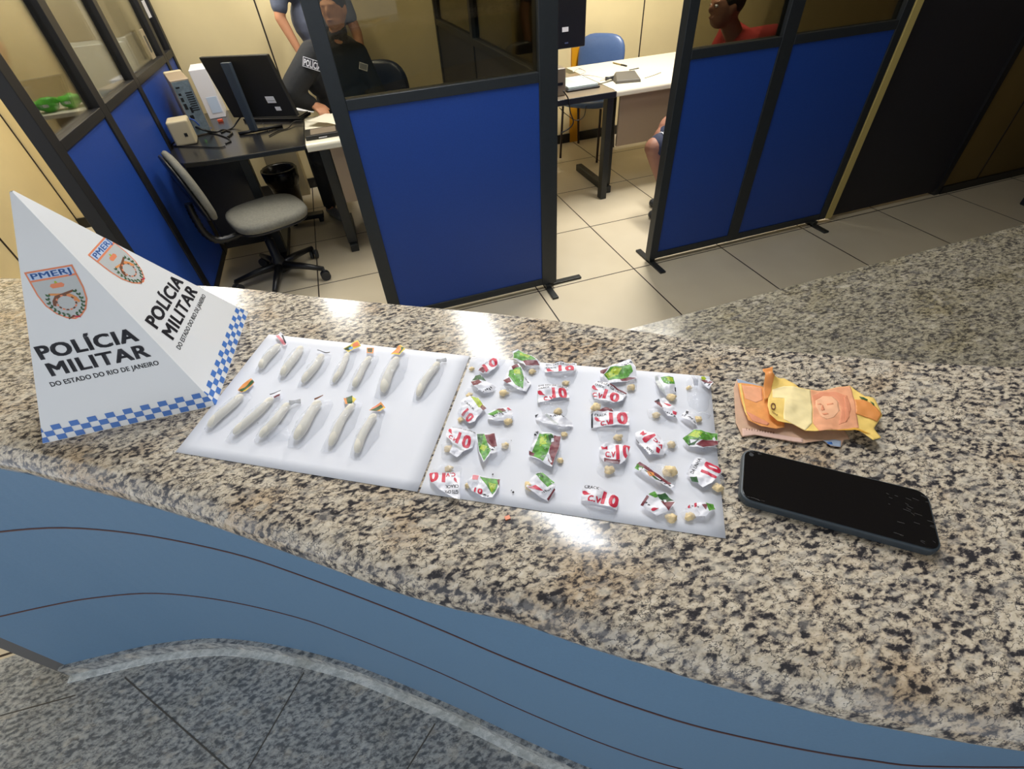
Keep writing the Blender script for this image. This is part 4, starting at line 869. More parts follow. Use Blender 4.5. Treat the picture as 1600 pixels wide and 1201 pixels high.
note('crumpled yellow and salmon banknote with a portrait, on top of the pile',
     [(345,145),(440,118),(442,228),(540,230),(670,320),(790,322),(900,330),(1150,290),(1280,400),(1360,418),(1442,570),(1372,680),(1432,772),(1350,803),(1270,742),(1180,690),(1000,712),(735,712),(620,640),(480,625),(405,562),(390,480),(400,402),(365,425)],
     [note_yellow, (note_cream, [(440,320),(540,300),(670,325),(790,325),(800,640),(735,708),(620,640),(540,600),(540,420),(440,400)]),
      (p_orange, [(345,145),(440,120),(430,330),(400,400),(365,420)]),
      (note_salmon, [(790,326),(900,333),(1150,294),(1182,425),(1225,688),(1000,708),(860,714),(805,640)]),
      (note_engr, [(805,380),(880,345),(1010,350),(1120,390),(1150,520),(1110,640),(1040,660),(1060,500),(1000,410),(900,390),(840,430),(820,480)]),
      (note_face, [(830,430),(900,385),(985,395),(1030,450),(1040,540),(990,600),(920,620),(870,590),(850,540),(825,500)]),
      (note_engr, [(840,470),(875,460),(885,475),(850,482)]), (note_engr, [(930,465),(985,462),(990,475),(935,480)]), (note_engr, [(882,480),(895,480),(905,535),(880,540),(872,530)]),
      (note_engr, [(880,565),(925,562),(940,572),(900,582)]), (note_engr, [(1085,400),(1110,410),(1130,600),(1100,640)]),
      (p_orange, [(1180,430),(1260,440),(1350,482),(1430,562),(1398,625),(1300,590),(1195,560)]), (p_dgreen, [(1225,405),(1265,415),(1300,440),(1290,448),(1240,425)]), (p_dgreen, [(1320,455),(1355,475),(1362,498),(1345,485)]),
      (mat('note_gold', (214, 158, 50), 0.7), [(1000,715),(1180,690),(1270,722),(1330,745),(1290,740),(1180,712)]),
      (p_brown, txt(7, 'O', (414,536), (462,530), 62, 0.02)), (p_brown, txt(7, 'REAIS', (420,560), (470,590), 12, 0.0))],
     0.0085, 0.0042, 21, ridge=[(c0[0], c0[1], 0.008, 0.012)])

# ================================================================== PHONE
pc = [at(1160, 700, ZT + 0.010), at(1449, 764, ZT + 0.010), at(1478, 870, ZT + 0.010), at(1157, 776, ZT + 0.010)]
cen = sum(pc, Vector()) / 4; dx = ((pc[1] - pc[0]) + (pc[2] - pc[3])); L_ = dx.length / 2; wv = ((pc[0] - pc[3]) + (pc[1] - pc[2])); W_ = wv.length / 2; W_ = min(W_, 0.077)
ph = thing('smartphone', (cen.x, cen.y, ZT), 'black smartphone with a scratched dark screen lying on the counter', 'phone', math.atan2(dx.y, dx.x))
def rrect(L, W, r, n=6):
    out = []
    for (sx, sy, a0) in ((1, 1, 0), (-1, 1, PI / 2), (-1, -1, PI), (1, -1, 1.5 * PI)):
        for k in range(n + 1):
            a = a0 + PI / 2 * k / n; out.append((sx * (L / 2 - r) + r * math.cos(a), sy * (W / 2 - r) + r * math.sin(a)))
    return out
phb = mat('dark_teal_grey_case', (50, 60, 68), 0.4)
MB().prism(rrect(L_, W_, 0.011), 0.0003, 0.0095).build('phone_body', phb, ph, bevel=0.0018)
m = MB(); m.prism(rrect(L_ - 0.004, W_ - 0.004, 0.0095), 0.0094, 0.0102)
m.build('screen', mat('black_screen', (12, 10, 12), 0.12, spec=0.35), ph, bevel=0.0004)
m = MB(); R_ = random.Random(3)
for j in range(26):
    a = R_.random(); x = L_ / 2 * (R_.uniform(0.55, 0.97)); y = R_.uniform(-W_ / 2 + 0.005, W_ / 2 - 0.006); an = R_.uniform(-0.7, 0.2); l = R_.uniform(0.001, 0.006)
    dxx, dyy = math.cos(an) * l, math.sin(an) * l; m.prism([(x, y), (x + dxx, y + dyy), (x + dxx + 0.0001, y + dyy + 0.00035), (x, y + 0.00035)], 0.0102, 0.01023)
for j in range(12):
    x = -L_ / 2 + R_.uniform(0.003, 0.022); y = R_.choice((-1, 1)) * (W_ / 2 - R_.uniform(0.0035, 0.006)); l = R_.uniform(0.001, 0.004)
    m.prism([(x, y), (x + l, y), (x + l, y + 0.0004), (x, y + 0.0004)], 0.0102, 0.01023)
tag(m.build('scratches', mat('scratch_grey', (74, 74, 74), 0.5), ph), 'fine grey scratches', kind='stuff')
MB().tube([(-L_ / 2 + 0.008, W_ / 2 - 0.008, 0.0101), (-L_ / 2 + 0.008, W_ / 2 - 0.008, 0.01026)], 0.0022, 14).build('front_camera', dark_plastic, ph)

# ================================================================== POLICE PYRAMID
A0, B0, C0 = at(67, 693, ZT), at(338, 633, ZT), at(388, 488, ZT)
D0 = A0 + C0 - B0
ctr0 = (A0 + C0) / 2
AP = ctr0 + Vector((0, 0, 0.25)); AP = Vector((at(14, 294, ZT + 0.25).x, at(14, 294, ZT + 0.25).y, ZT + 0.25))
py = thing('pyramid_sign', (ctr0.x, ctr0.y, ZT), 'white pyramid sign lettered POLICIA MILITAR with blue checked base', 'sign')
def face(name, P, Q, dec=True):
    U = (Q - P); Wd = U.length; U.normalize()
    up = AP - (P + Q) / 2; up = (AP - P) - U * (AP - P).dot(U); Hh = up.length; up.normalize(); N = U.cross(up)
    ua = (AP - P).dot(U)
    trunc = 0.012
    tri = [(0, 0), (Wd, 0), (ua + (Wd - ua) * trunc, Hh * (1 - trunc)), (ua - ua * trunc, Hh * (1 - trunc))]
    mats = [white_sheet]; m = MB()
    def to(T, e): return [[loc(py, P + U * p[0] + up * p[1] + N * e) for p in t] for t in T]
    m.tris(to(poly_tris(tri), 0), 0)
    if dec:
        S = Wd / 200.0   # authored for a 200-unit wide face
        SV = Hh / 269.0
        def put(mt, T, e):
            T = clip_tris([[(p[0] * S, p[1] * SV) for p in t] for t in T], tri)
            if mt not in mats: mats.append(mt)
            m.tris(to(T, e), mats.index(mt))
        sq = 10.0
        for r in range(3):
            for c in range(21):
                if (r + c) % 2 == 0:
                    x = c * sq - 2; y = 0.6 + r * 6.6
                    put(p_blue if not dec == 2 else p_blue, poly_tris([(x, y), (x + sq, y), (x + sq, y + 6.6), (x, y + 6.6)]), 0.00025)
        ft = lambda s_, a, b, h, bo: [[(a[0] + p[0] * (b[0] - a[0]) - 0 * p[1], a[1] + p[1] * h + p[0] * (b[1] - a[1])) for p in t] for t in text_tris(s_, bo)]
        put(p_black, ft('DO ESTADO DO RIO DE JANEIRO', (42, 65), (160, 65), 5.6, 0.022), 0.00025)
        put(p_black, ft('MILITAR', (48, 77), (156, 77), 15.5, 0.036), 0.00025)
        put(p_black, ft('POLÍCIA', (47, 97.5), (152, 97.5), 15.5, 0.042), 0.00025)
        # shield
        put0 = put
        def put(mt, T, e): put0(mt, [[((p[0] - 100) * 0.76 + 101, (p[1] - 158) * 0.79 + 161.5) for p in t] for t in T], e)
        def shield(sc, cx=100, cy=158):
            pts = [(-31, 36), (31, 36), (31, 5), (28, -11), (20, -24), (10, -32), (0, -35), (-10, -32), (-20, -24), (-28, -11), (-31, 5)]
            return [(cx + x * sc, cy + y * sc) for x, y in pts]
        put(p_coral, poly_tris(shield(1.0)), 0.0002); put(p_grey, poly_tris(shield(0.93)), 0.0003)
        put(p_coral, poly_tris([(70, 180), (130, 180), (130, 182.5), (70, 182.5)]), 0.00036)
        put(p_lav, poly_tris([(71.5, 182.5), (128.5, 182.5), (128.5, 191.8), (71.5, 191.8)]), 0.00036)
        put(p_blue, ft('PMERJ', (74.5, 183.4), (125.5, 183.4), 7.6, 0.024), 0.00042)
        # crown
        put(p_coral, poly_tris([(93, 168), (107, 168), (109.5, 171), (107, 174), (93, 174), (90.5, 171)]), 0.0004)
        put(p_lime, poly_tris([(98, 174), (102, 174), (101, 177), (99, 177)]), 0.0004)
        # crossed pistols and ring
        for sgn in (-1, 1):
            q = [(100 + sgn * x, y) for x, y in ((-17, 160), (-16, 162.5), (10, 158), (16, 152), (18, 146), (15, 144), (12, 150), (6, 155))]
            put(p_brown if sgn < 0 else p_orange, poly_tris(q if sgn > 0 else q), 0.00042 if sgn > 0 else 0.00044)
        ring = [[(100 + r_ * math.cos(a), 146 + r_ * math.sin(a)) for a in (k * PI / 8, (k + 1) * PI / 8)] for k in range(16) for r_ in (13,)]
        for k in range(16):
            a, b = k * PI / 8, (k + 0.75) * PI / 8
            put(p_brown if k % 2 else p_coral, poly_tris([(100 + 11 * math.cos(a), 147 + 9 * math.sin(a)), (100 + 13.5 * math.cos(a), 147 + 11 * math.sin(a)), (100 + 13.5 * math.cos(b), 147 + 11 * math.sin(b)), (100 + 11 * math.cos(b), 147 + 9 * math.sin(b))]), 0.00046)
        # laurel and oak branches
        for sgn in (-1, 1):
            for k in range(8):
                a = -PI / 2 + sgn * (0.18 + k * 0.27); x, y = 100 + 20.5 * math.cos(a), 149 + 19 * math.sin(a)
                for o_ in (-1, 1):
                    b = a + sgn * 1.2 + o_ * 0.6; l = 5.0; wx, wy = math.cos(b + PI / 2) * 1.5, math.sin(b + PI / 2) * 1.5
                    put(p_dgreen, poly_tris([(x, y), (x + l * 0.5 * math.cos(b) + wx, y + l * 0.5 * math.sin(b) + wy), (x + l * math.cos(b), y + l * math.sin(b)), (x + l * 0.5 * math.cos(b) - wx, y + l * 0.5 * math.sin(b) - wy)]), 0.0005)
        put(p_red, poly_tris([(98, 127), (108, 124), (108, 126), (99, 129)]), 0.0005); put(p_brown, poly_tris([(92, 124), (102, 127), (101, 129), (92, 126)]), 0.0005)
    o = m.build(name, mats, py); return o
face('side_panel', A0, B0); face('side_panel', B0, C0); face('side_panel', C0, D0); face('side_panel', D0, A0)
tag(MB().tris([[loc(py, A0), loc(py, D0), loc(py, B0)], [loc(py, B0), loc(py, D0), loc(py, C0)]]).build('base_flap', white_sheet, py))
#PART2
# ================================================================== THE OFFICE BEHIND
def rbox(parent, name, m, x0, x1, y0, y1, z0, z1, bevel=0.004):
    return MB().box(x0, x1, y0, y1, z0, z1).build(name, m, parent, bevel=bevel)
def zfor(base, py_):
    best = None
    for i in range(0, 1500):
        z = i * 0.001; v = R3.transposed() @ (Vector((base[0], base[1], z)) - CAM); y = 600.5 - FPX * v.y / -v.z
        if best is None or abs(y - py_) < best[0]: best = (abs(y - py_), z)
    return best[1]
DK = 0.70
# black desk of the left office
d1 = thing('black_desk', (-2.0, 1.3, 0), 'black laminate desk carrying the monitor and computer tower', 'desk')
pl = [(-2.355, 1.02), (-2.33, 0.93), (-2.25, 0.87), (-2.14, 0.845), (-1.63, 0.845), (-1.63, 1.95), (-2.355, 1.95)]
MB().prism([(x + 2.0, y - 1.3) for x, y in pl], DK - 0.025, DK).build('desktop', mat('gloss_black_laminate', (34, 34, 36), 0.2), d1, bevel=0.004)
rbox(d1, 'modesty_panel', black_top, -0.34, -0.02, -0.12, -0.10, 0.08, DK - 0.025)
rbox(d1, 'leg', metal_dark, -0.02, 0.03, -0.28, -0.22, 0.05, DK - 0.025); rbox(d1, 'leg', metal_dark, -0.33, -0.28, 0.5, 0.55, 0.0, DK - 0.025)
rbox(d1, 'leg', metal_dark, 0.28, 0.33, 0.5, 0.55, 0.0, DK - 0.025); rbox(d1, 'foot_bar', metal_dark, -0.02, 0.03, -0.40, 0.2, 0.0, 0.05)
# white-edged desk of the left office
def office_desk(label, x0, x1, y0, y1, leg_x, group=None, panel_x0=None, zb=0.345):
    t = thing('office_desk', ((x0 + x1) / 2, (y0 + y1) / 2, 0), label, 'desk'); cx, cy = t.location.x, t.location.y
    m = MB(); prof = [(y1 - cy, DK), (y0 + 0.02 - cy, DK)]
    r = 0.02
    for k in range(1, 9):
        a = PI / 2 + PI / 2 * k / 8; prof.append((y0 + r - cy + r * math.cos(a), DK - r + r * math.sin(a)))
    prof += [(y0 - cy, DK - 0.035), (y0 + 0.006 - cy, DK - 0.04), (y1 - cy, DK - 0.03)]
    A = [[Vector((x, p[0], p[1])) for p in prof + [prof[0]]] for x in (x0 - cx, x1 - cx)]
    m.grid(A, smooth=False)
    for e, rv in ((A[0], True), (A[1], False)):
        vs = [m.bm.verts.new(v) for v in e[:-1]]; m.bm.faces.new(vs[::-1] if rv else vs)
    bmesh.ops.recalc_face_normals(m.bm, faces=m.bm.faces); m.build('desktop', white_top, t)
    px0 = panel_x0 if panel_x0 is not None else x0 + 0.08
    rbox(t, 'modesty_panel', taupe, px0 - cx, x1 - 0.05 - cx, y0 + 0.03 - cy, y0 + 0.05 - cy, zb, DK - 0.03)
    for lx in (leg_x, x1 - 0.09):
        rbox(t, 'leg', metal_dark, lx - 0.03 - cx, lx + 0.03 - cx, y0 + 0.12 - cy, y0 + 0.17 - cy, 0.05, DK - 0.03)
        rbox(t, 'foot_bar', metal_dark, lx - 0.025 - cx, lx + 0.025 - cx, y0 + 0.09 - cy, y0 + 0.62 - cy, 0.0, 0.05)
    return t
office_desk('white-topped desk where the officer in black rests a hand', -1.625, -0.62, 0.845, 1.44, -1.545, panel_x0=-1.51)
office_desk('bright white desk seen through the doorway, with taupe front panel', 0.305, 1.95, 0.955, 1.76, 0.355, panel_x0=0.36)
# dark return top beside the white desk
rt = thing('return_table', (0.05, 1.3, 0), 'taupe-topped side table with black edge beside the bright white desk', 'table')
rbox(rt, 'tabletop', grey_top, -0.42, 0.252, -0.36, 0.26, DK - 0.02, DK - 0.001, 0.002); rbox(rt, 'edge_band', black_top, -0.42, 0.252, -0.368, -0.3605, DK - 0.035, DK)
rbox(rt, 'leg', metal_dark, 0.205, 0.25, -0.34, -0.28, 0.0, DK - 0.02); rbox(rt, 'leg', metal_dark, -0.41, -0.37, 0.16, 0.2, 0.0, DK - 0.02)

# monitor on the black desk, seen from behind
BL, BR = at(365, 184, 0.775), at(465, 182, 0.775); TL, TR = at(302, 92, 1.075), at(423, 83, 1.075)
st = at(403, 205, DK)
mo = thing('computer_monitor', (st.x, st.y, DK), 'black monitor on the black desk, seen from behind with two white stickers', 'monitor')
upv = ((TR - BR) + (TL - BL)) * 0.5 ; TL, TR = BL + upv, BR + upv
u = (BR - BL).normalized(); up = ((TL + TR) / 2 - (BL + BR) / 2).normalized(); nrm = u.cross(up).normalized()
if nrm.dot(CAM - BL) < 0: nrm = -nrm
def slab(P, th, n): return [p for p in P], [p - n * th for p in P]
def hexa(parent, name, m, P, th, n, bevel=0.003):
    a, b = slab([loc(parent, p) for p in P], th, n); mb = MB()
    a = [mb.bm.verts.new(p) for p in a]; b = [mb.bm.verts.new(p) for p in b]
    mb.bm.faces.new(a); mb.bm.faces.new(b[::-1])
    for i in range(4): j = (i + 1) % 4; mb.bm.faces.new((a[j], a[i], b[i], b[j]))
    bmesh.ops.recalc_face_normals(mb.bm, faces=mb.bm.faces); return mb.build(name, m, parent, bevel=bevel)
hexa(mo, 'monitor_housing', mat('matte_black_plastic', (13, 13, 14), 0.55), [BL, BR, TR, TL], 0.03, nrm, 0.005)
ins = [BL.lerp(TR, 0.03), BR.lerp(TL, 0.03), TR.lerp(BL, 0.03), TL.lerp(BR, 0.03)]
hexa(mo, 'screen', mat('dark_screen', (18, 20, 24), 0.15), [p - nrm * 0.0305 for p in ins], 0.001, nrm, 0.0)
def stick(u0, v0, du, dv, m_, nm):
    o = BL + (BR - BL) * u0 + (TL - BL) * v0; a = (BR - BL) * du; b = (TL - BL) * dv
    hexa(mo, nm, m_, [o + nrm * 0.0012, o + a + nrm * 0.0012, o + a + b + nrm * 0.0012, o + b + nrm * 0.0012], 0.001, nrm, 0.0)
stick(0.66, 0.24, 0.13, 0.11, l_white, 'sticker'); stick(0.73, 0.11, 0.08, 0.065, l_white, 'sticker')
stick(0.665, 0.275, 0.12, 0.008, p_black, 'sticker_print')
m = MB(); tp = BL + (BR - BL) * 0.44 + (TL - BL) * 0.93 + nrm * 0.045; low = loc(mo, Vector((st.x, st.y, DK + 0.012)) + nrm * 0.03)
a = loc(mo, tp); w_ = (BR - BL).normalized() * 0.027
P = [low - w_ * 0.8, low + w_ * 0.8, a + w_, a - w_]; mb = MB()
A_ = [mb.bm.verts.new(p + nrm * 0.012) for p in P]; B_ = [mb.bm.verts.new(p - nrm * 0.012) for p in P]
mb.bm.faces.new(A_); mb.bm.faces.new(B_[::-1])
for i in range(4): j = (i + 1) % 4; mb.bm.faces.new((A_[j], A_[i], B_[i], B_[j]))
bmesh.ops.recalc_face_normals(mb.bm, faces=mb.bm.faces); mb.build('stand_column', mat('blue_black_plastic', (66, 76, 88), 0.4), mo, bevel=0.003); m.bm.free()
l0, l1 = loc(mo, at(373, 209, DK + 0.008)), loc(mo, at(441, 196, DK + 0.008))
MB().tube([l0, low], 0.009, 8).build('base_leg', black_plastic, mo); MB().tube([l1, low], 0.009, 8).build('base_leg', black_plastic, mo)

# computer tower
bl, br = at(307, 214, DK), at(332, 207, DK); yaw_ = math.atan2((br - bl).y, (br - bl).x); Wt = (br - bl).length; Ht = 0.285; c = (bl + br) / 2
tw = thing('computer_tower', (c.x, c.y, DK), 'putty computer tower on the black desk with its rear ports facing out', 'computer', yaw_ - 0.25)
rbox(tw, 'case', pc_side, -Wt / 2, Wt / 2, 0.0, 0.30, 0.0, Ht, 0.004); rbox(tw, 'front_bezel', pc_beige, -Wt / 2 - 0.002, Wt / 2 + 0.002, 0.30, 0.335, 0.0, Ht + 0.004, 0.01)
rbox(tw, 'rear_plate', pc_back, -Wt / 2 + 0.005, Wt / 2 - 0.005, -0.004, 0.0, 0.008, Ht - 0.008, 0.0)
m = MB()
for i in range(9): m.box(0.0, Wt / 2 - 0.012, -0.0052, -0.004, Ht * 0.45 + i * 0.011, Ht * 0.45 + i * 0.011 + 0.005)
for (x, z, w2, h2) in ((-0.035, 0.21, 0.014, 0.012), (-0.035, 0.18, 0.014, 0.02), (-0.035, 0.14, 0.016, 0.03), (-0.012, 0.12, 0.012, 0.03), (-0.03, 0.09, 0.02, 0.02), (-0.034, 0.245, 0.02, 0.008)):
    m.box(x, x + w2, -0.0052, -0.004, z, z + h2)
tag(m.build('port_panel', black_plastic, tw), kind='stuff')
MB().box(-0.012, -0.004, -0.0056, -0.004, 0.03, 0.037).build('status_light', led_green, tw)
# voltage stabiliser
bl = at(271, 222, DK)
ub = thing('voltage_stabiliser', (-2.285, 1.26, DK), 'small cream power stabiliser box on the black desk beside the blue partition', 'power box', 0.12)
rbox(ub, 'case', pc_beige, -0.055, 0.055, -0.055, 0.07, 0.0, 0.125, 0.01); rbox(ub, 'socket', black_plastic, 0.01, 0.026, -0.058, -0.054, 0.045, 0.062, 0.001)
# white sheet box behind tower
pb = at(345, 186, DK)
o = thing('document_box', (pb.x - 0.03, pb.y + 0.14, DK), 'white box of papers with blue print standing behind the computer tower', 'box', 0.1)
rbox(o, 'carton', l_white, -0.05, 0.05, -0.1, 0.14, 0, 0.27, 0.003); MB().box(-0.02, 0.04, -0.102, -0.1, 0.03, 0.12).build('printed_label', p_lav, o)
# cables
def cable(label, pts, r, m_, g='loose cables on the black desk'):
    c0 = Vector(pts[0]); P = smooth_poly([tuple(Vector(p) - c0) for p in pts], 40); mb = MB(); mb.tube(P, r, 6)
    o = mb.build('cable', m_); o.location = c0; tag(o, label, 'cable', g); return o
zz = DK + 0.004
def A3(*pp): return [tuple(at(x, y, z)) for x, y, z in pp]
cable('blue-grey cable curving from the cream power box to the tower', A3((272, 214, zz), (280, 195, zz + 0.05), (298, 186, zz + 0.09), (312, 196, zz + 0.05)), 0.0035, blue_cable)
cable('black cable looping in front of the cream power box', A3((268, 226, zz), (285, 212, zz + 0.03), (305, 206, zz + 0.02), (330, 208, zz), (352, 214, zz), (360, 220, zz), (352, 224, zz)), 0.004, cable_m)
cable('long black cable lying along the rear edge of the black desk from the power box', A3((270, 228, zz), (300, 229, zz), (340, 230, zz), (352, 228, zz)), 0.003, cable_m)
cable('thick black cables bundled at the foot of the tower', A3((300, 196, zz + 0.05), (318, 203, zz + 0.03), (335, 206, zz), (350, 203, zz), (362, 207, zz), (356, 214, zz)), 0.006, cable_m)
cable('purple-black cable rising beside the monitor stand', A3((345, 207, zz), (362, 200, zz), (372, 188, zz + 0.03), (380, 176, zz + 0.08)), 0.0045, cable_m)
cable('thin black wire arching right of the monitor stand', A3((420, 212, zz), (436, 204, zz), (450, 200, zz), (460, 190, zz + 0.01), (475, 189, zz + 0.01)), 0.003, cable_m)
cable('blue network cable at the back of the tower', A3((312, 198, zz + 0.03), (322, 196, zz + 0.03), (330, 200, zz + 0.01)), 0.004, blue_cable)
cable('thin black wire hanging off the stand of the monitor', A3((408, 186, zz + 0.03), (412, 196, zz), (420, 206, zz)), 0.0022, cable_m)
o = MB().box(-0.015, 0.015, -0.01, 0.01, 0, 0.014).build('plug', red_plug, bevel=0.002); p_ = at(345, 190, DK); o.location = p_; tag(o, 'orange-red plug on the black desk between tower and monitor', 'plug')
# things on the white-topped desk of the officer
k_ = at(500, 200, DK)
kb = thing('document_tray', (-1.52, 0.985, DK), 'black tray with a taupe insert at the corner of the officer desk', 'tray')
rbox(kb, 'tray', black_plastic, -0.10, 0.13, -0.07, 0.08, 0.0, 0.022); rbox(kb, 'insert', grey_top, -0.07, 0.07, -0.05, 0.06, 0.0215, 0.024, 0.001); rbox(kb, 'badge', l_white, -0.03, 0.015, -0.072, -0.07, 0.006, 0.01, 0.0)
def flat(name, label, cat, m_, px, z, th=0.002, g=None):
    P = [at(x, y, z) for x, y in px]; c = sum(P, Vector()) / len(P)
    o = MB().prism([(p.x - c.x, p.y - c.y) for p in P], 0, th).build(name, m_); o.location = (c.x, c.y, z); return tag(o, label, cat, g)
flat('loose_paper', 'cream papers on the desk under the hand of the officer', 'paper', white_top, [(478, 190), (508, 178), (530, 178), (530, 196), (512, 192)], DK + 0.026)
flat('loose_paper', 'bright white paper beside the monitor, behind the hand of the officer', 'paper', paper, [(462, 172), (468, 160), (492, 160), (490, 176)], DK + 0.001)
ks = thing('keyboard', (-1.79, 1.52, DK), 'black keyboard on the black desk behind the monitor', 'keyboard', -0.5)
rbox(ks, 'keyboard_base', black_plastic, -0.2, 0.2, -0.07, 0.07, 0.0, 0.018); rbox(ks, 'keys', dark_plastic, -0.19, 0.19, -0.06, 0.06, 0.018, 0.024, 0.001)
cu = thing('pen_cup', (-1.44, 1.10, DK + 0.0001), 'small black holder with a white label beside the papers of the officer', 'holder')
rbox(cu, 'holder_body', black_plastic, 0.035, 0.085, -0.04, 0.02, 0.0, 0.055); rbox(cu, 'holder_label', l_white, 0.04, 0.065, -0.042, -0.04, 0.01, 0.035, 0.0)

# things on the white desk
ps = at(978, 126, DK)
t = thing('telephone', (ps.x, ps.y, DK), 'dark wedge-shaped telephone base on the bright white desk', 'telephone', -0.25)
m = MB(); v = [(-0.085, -0.07, 0), (0.085, -0.07, 0), (0.085, 0.07, 0), (-0.085, 0.07, 0), (-0.08, -0.065, 0.018), (0.08, -0.065, 0.018), (0.07, 0.06, 0.045), (-0.06, 0.06, 0.045)]
vv = [m.bm.verts.new(p) for p in v]
for q in ((0, 3, 2, 1), (4, 5, 6, 7), (0, 1, 5, 4), (1, 2, 6, 5), (2, 3, 7, 6), (3, 0, 4, 7)): m.bm.faces.new([vv[i] for i in q])
m.build('telephone_body', mat('grey_olive_plastic', (96, 92, 84), 0.5), t, bevel=0.004)
MB().tube([(-0.13, 0.045, 0.012), (-0.10, 0.05, 0.014), (-0.07, 0.052, 0.016)], [0.012, 0.008, 0.010], 8).build('handset', dark_plastic, t)
MB().tube([(0.03, 0.05, 0.05), (0.10, 0.07, 0.052)], 0.003, 6).build('antenna', black_plastic, t)
a, b = at(958, 98, DK + 0.005), at(979, 103, DK + 0.005); pe = thing('pen', tuple(a.lerp(b, 0.5)), 'black pen lying on the bright white desk behind the telephone', 'pen')
MB().tube([loc(pe, a), loc(pe, a.lerp(b, 0.6))], 0.0045, 8).build('barrel', mat('pen_gold', (150, 130, 80), 0.4), pe); MB().tube([loc(pe, a.lerp(b, 0.6)), loc(pe, b)], 0.006, 8).build('cap', black_plastic, pe)
cable('thin grey wire trailing right of the telephone on the white desk', A3((1007, 122, zz), (1020, 118, zz), (1033, 113, zz)), 0.0015, dark_plastic, 'wires by the telephone')
cable('cable running from the telephone across the taupe table to the doorway post', A3((962, 124, zz), (948, 128, zz), (925, 134, zz), (905, 137, zz), (885, 142, zz)), 0.0025, cable_m, 'wires by the telephone')
cable('white cable looped on the taupe side table', A3((903, 124, zz), (905, 118, zz + 0.02), (925, 118, zz + 0.02), (945, 123, zz), (938, 126, zz)), 0.003, white_cable, 'wires by the telephone')
cable('white cord curled over the paper tray on the taupe side table', A3((895, 112, zz + 0.05), (905, 107, zz + 0.06), (915, 112, zz + 0.06), (908, 116, zz + 0.05)), 0.003, white_cable, 'wires by the telephone')
pw = thing('cable', (0.0, 0.9, 0.0), 'black cables hanging from the taupe side table in front of the blue chair', 'cable')
MB().tube(smooth_poly([tuple(loc(pw, aty(x, y, 0.93))) for x, y in ((880, 142), (888, 155), (891, 175), (896, 190), (890, 200), (876, 208))], 30), 0.004, 6).build('hanging_cord', cable_m, pw)
MB().tube(smooth_poly([tuple(loc(pw, aty(x, y, 0.93))) for x, y in ((874, 168), (884, 178), (900, 188), (912, 182), (916, 165))], 30), 0.0025, 6).build('hanging_cord', cable_m, pw)
pr_ = at(888, 150, DK)
t = thing('receipt_printer', (pr_.x - 0.10, pr_.y + 0.12, DK), 'taupe box printer on the side table against the doorway post', 'printer')
rbox(t, 'printer_body', grey_top, -0.1, 0.09, -0.1, 0.12, 0.0, 0.15, 0.006); rbox(t, 'paper_slot', black_plastic, -0.08, 0.07, -0.102, -0.1, 0.06, 0.075, 0.0)
t = thing('paper_tray', (pr_.x + 0.13, pr_.y + 0.22, DK), 'light blue-white paper tray beside the box printer', 'tray')
rbox(t, 'tray_base', dark_plastic, -0.1, 0.13, -0.14, 0.14, 0.0, 0.012); rbox(t, 'paper_stack', mat('pale_blue_paper', (196, 212, 214), 0.6), -0.09, 0.12, -0.13, 0.13, 0.012, 0.026, 0.002)
# second monitor
a = aty(914, 72, 1.2); 
t = thing('computer_monitor', (-0.09, 1.235, DK), 'black monitor partly hidden by the doorway post, above the side table', 'monitor')
rbox(t, 'monitor_housing', black_plastic, a.x + 0.09 - 0.46, a.x + 0.09, -0.035, -0.005, a.z - DK, a.z - DK + 0.30, 0.005)
rbox(t, 'screen', mat('dark_screen', (18, 20, 24), 0.15), a.x + 0.09 - 0.45, a.x + 0.08, -0.005, -0.003, a.z - DK + 0.01, a.z - DK + 0.29, 0.0)
s1 = aty(883, 46, 1.2); rbox(t, 'sticker', l_white, s1.x + 0.09 - 0.02, s1.x + 0.09 + 0.022, -0.0365, -0.035, s1.z - DK - 0.012, s1.z - DK + 0.012, 0.0)
s1 = aty(885, 67, 1.2); rbox(t, 'maker_badge', chrome, s1.x + 0.09 - 0.012, s1.x + 0.09 + 0.012, -0.0365, -0.035, s1.z - DK - 0.004, s1.z - DK + 0.003, 0.0)
rbox(t, 'stand_column', black_plastic, -0.06, -0.02, -0.002, 0.02, 0.012, 0.40); rbox(t, 'stand_base', black_plastic, -0.14, 0.06, -0.02, 0.12, 0.0, 0.012)

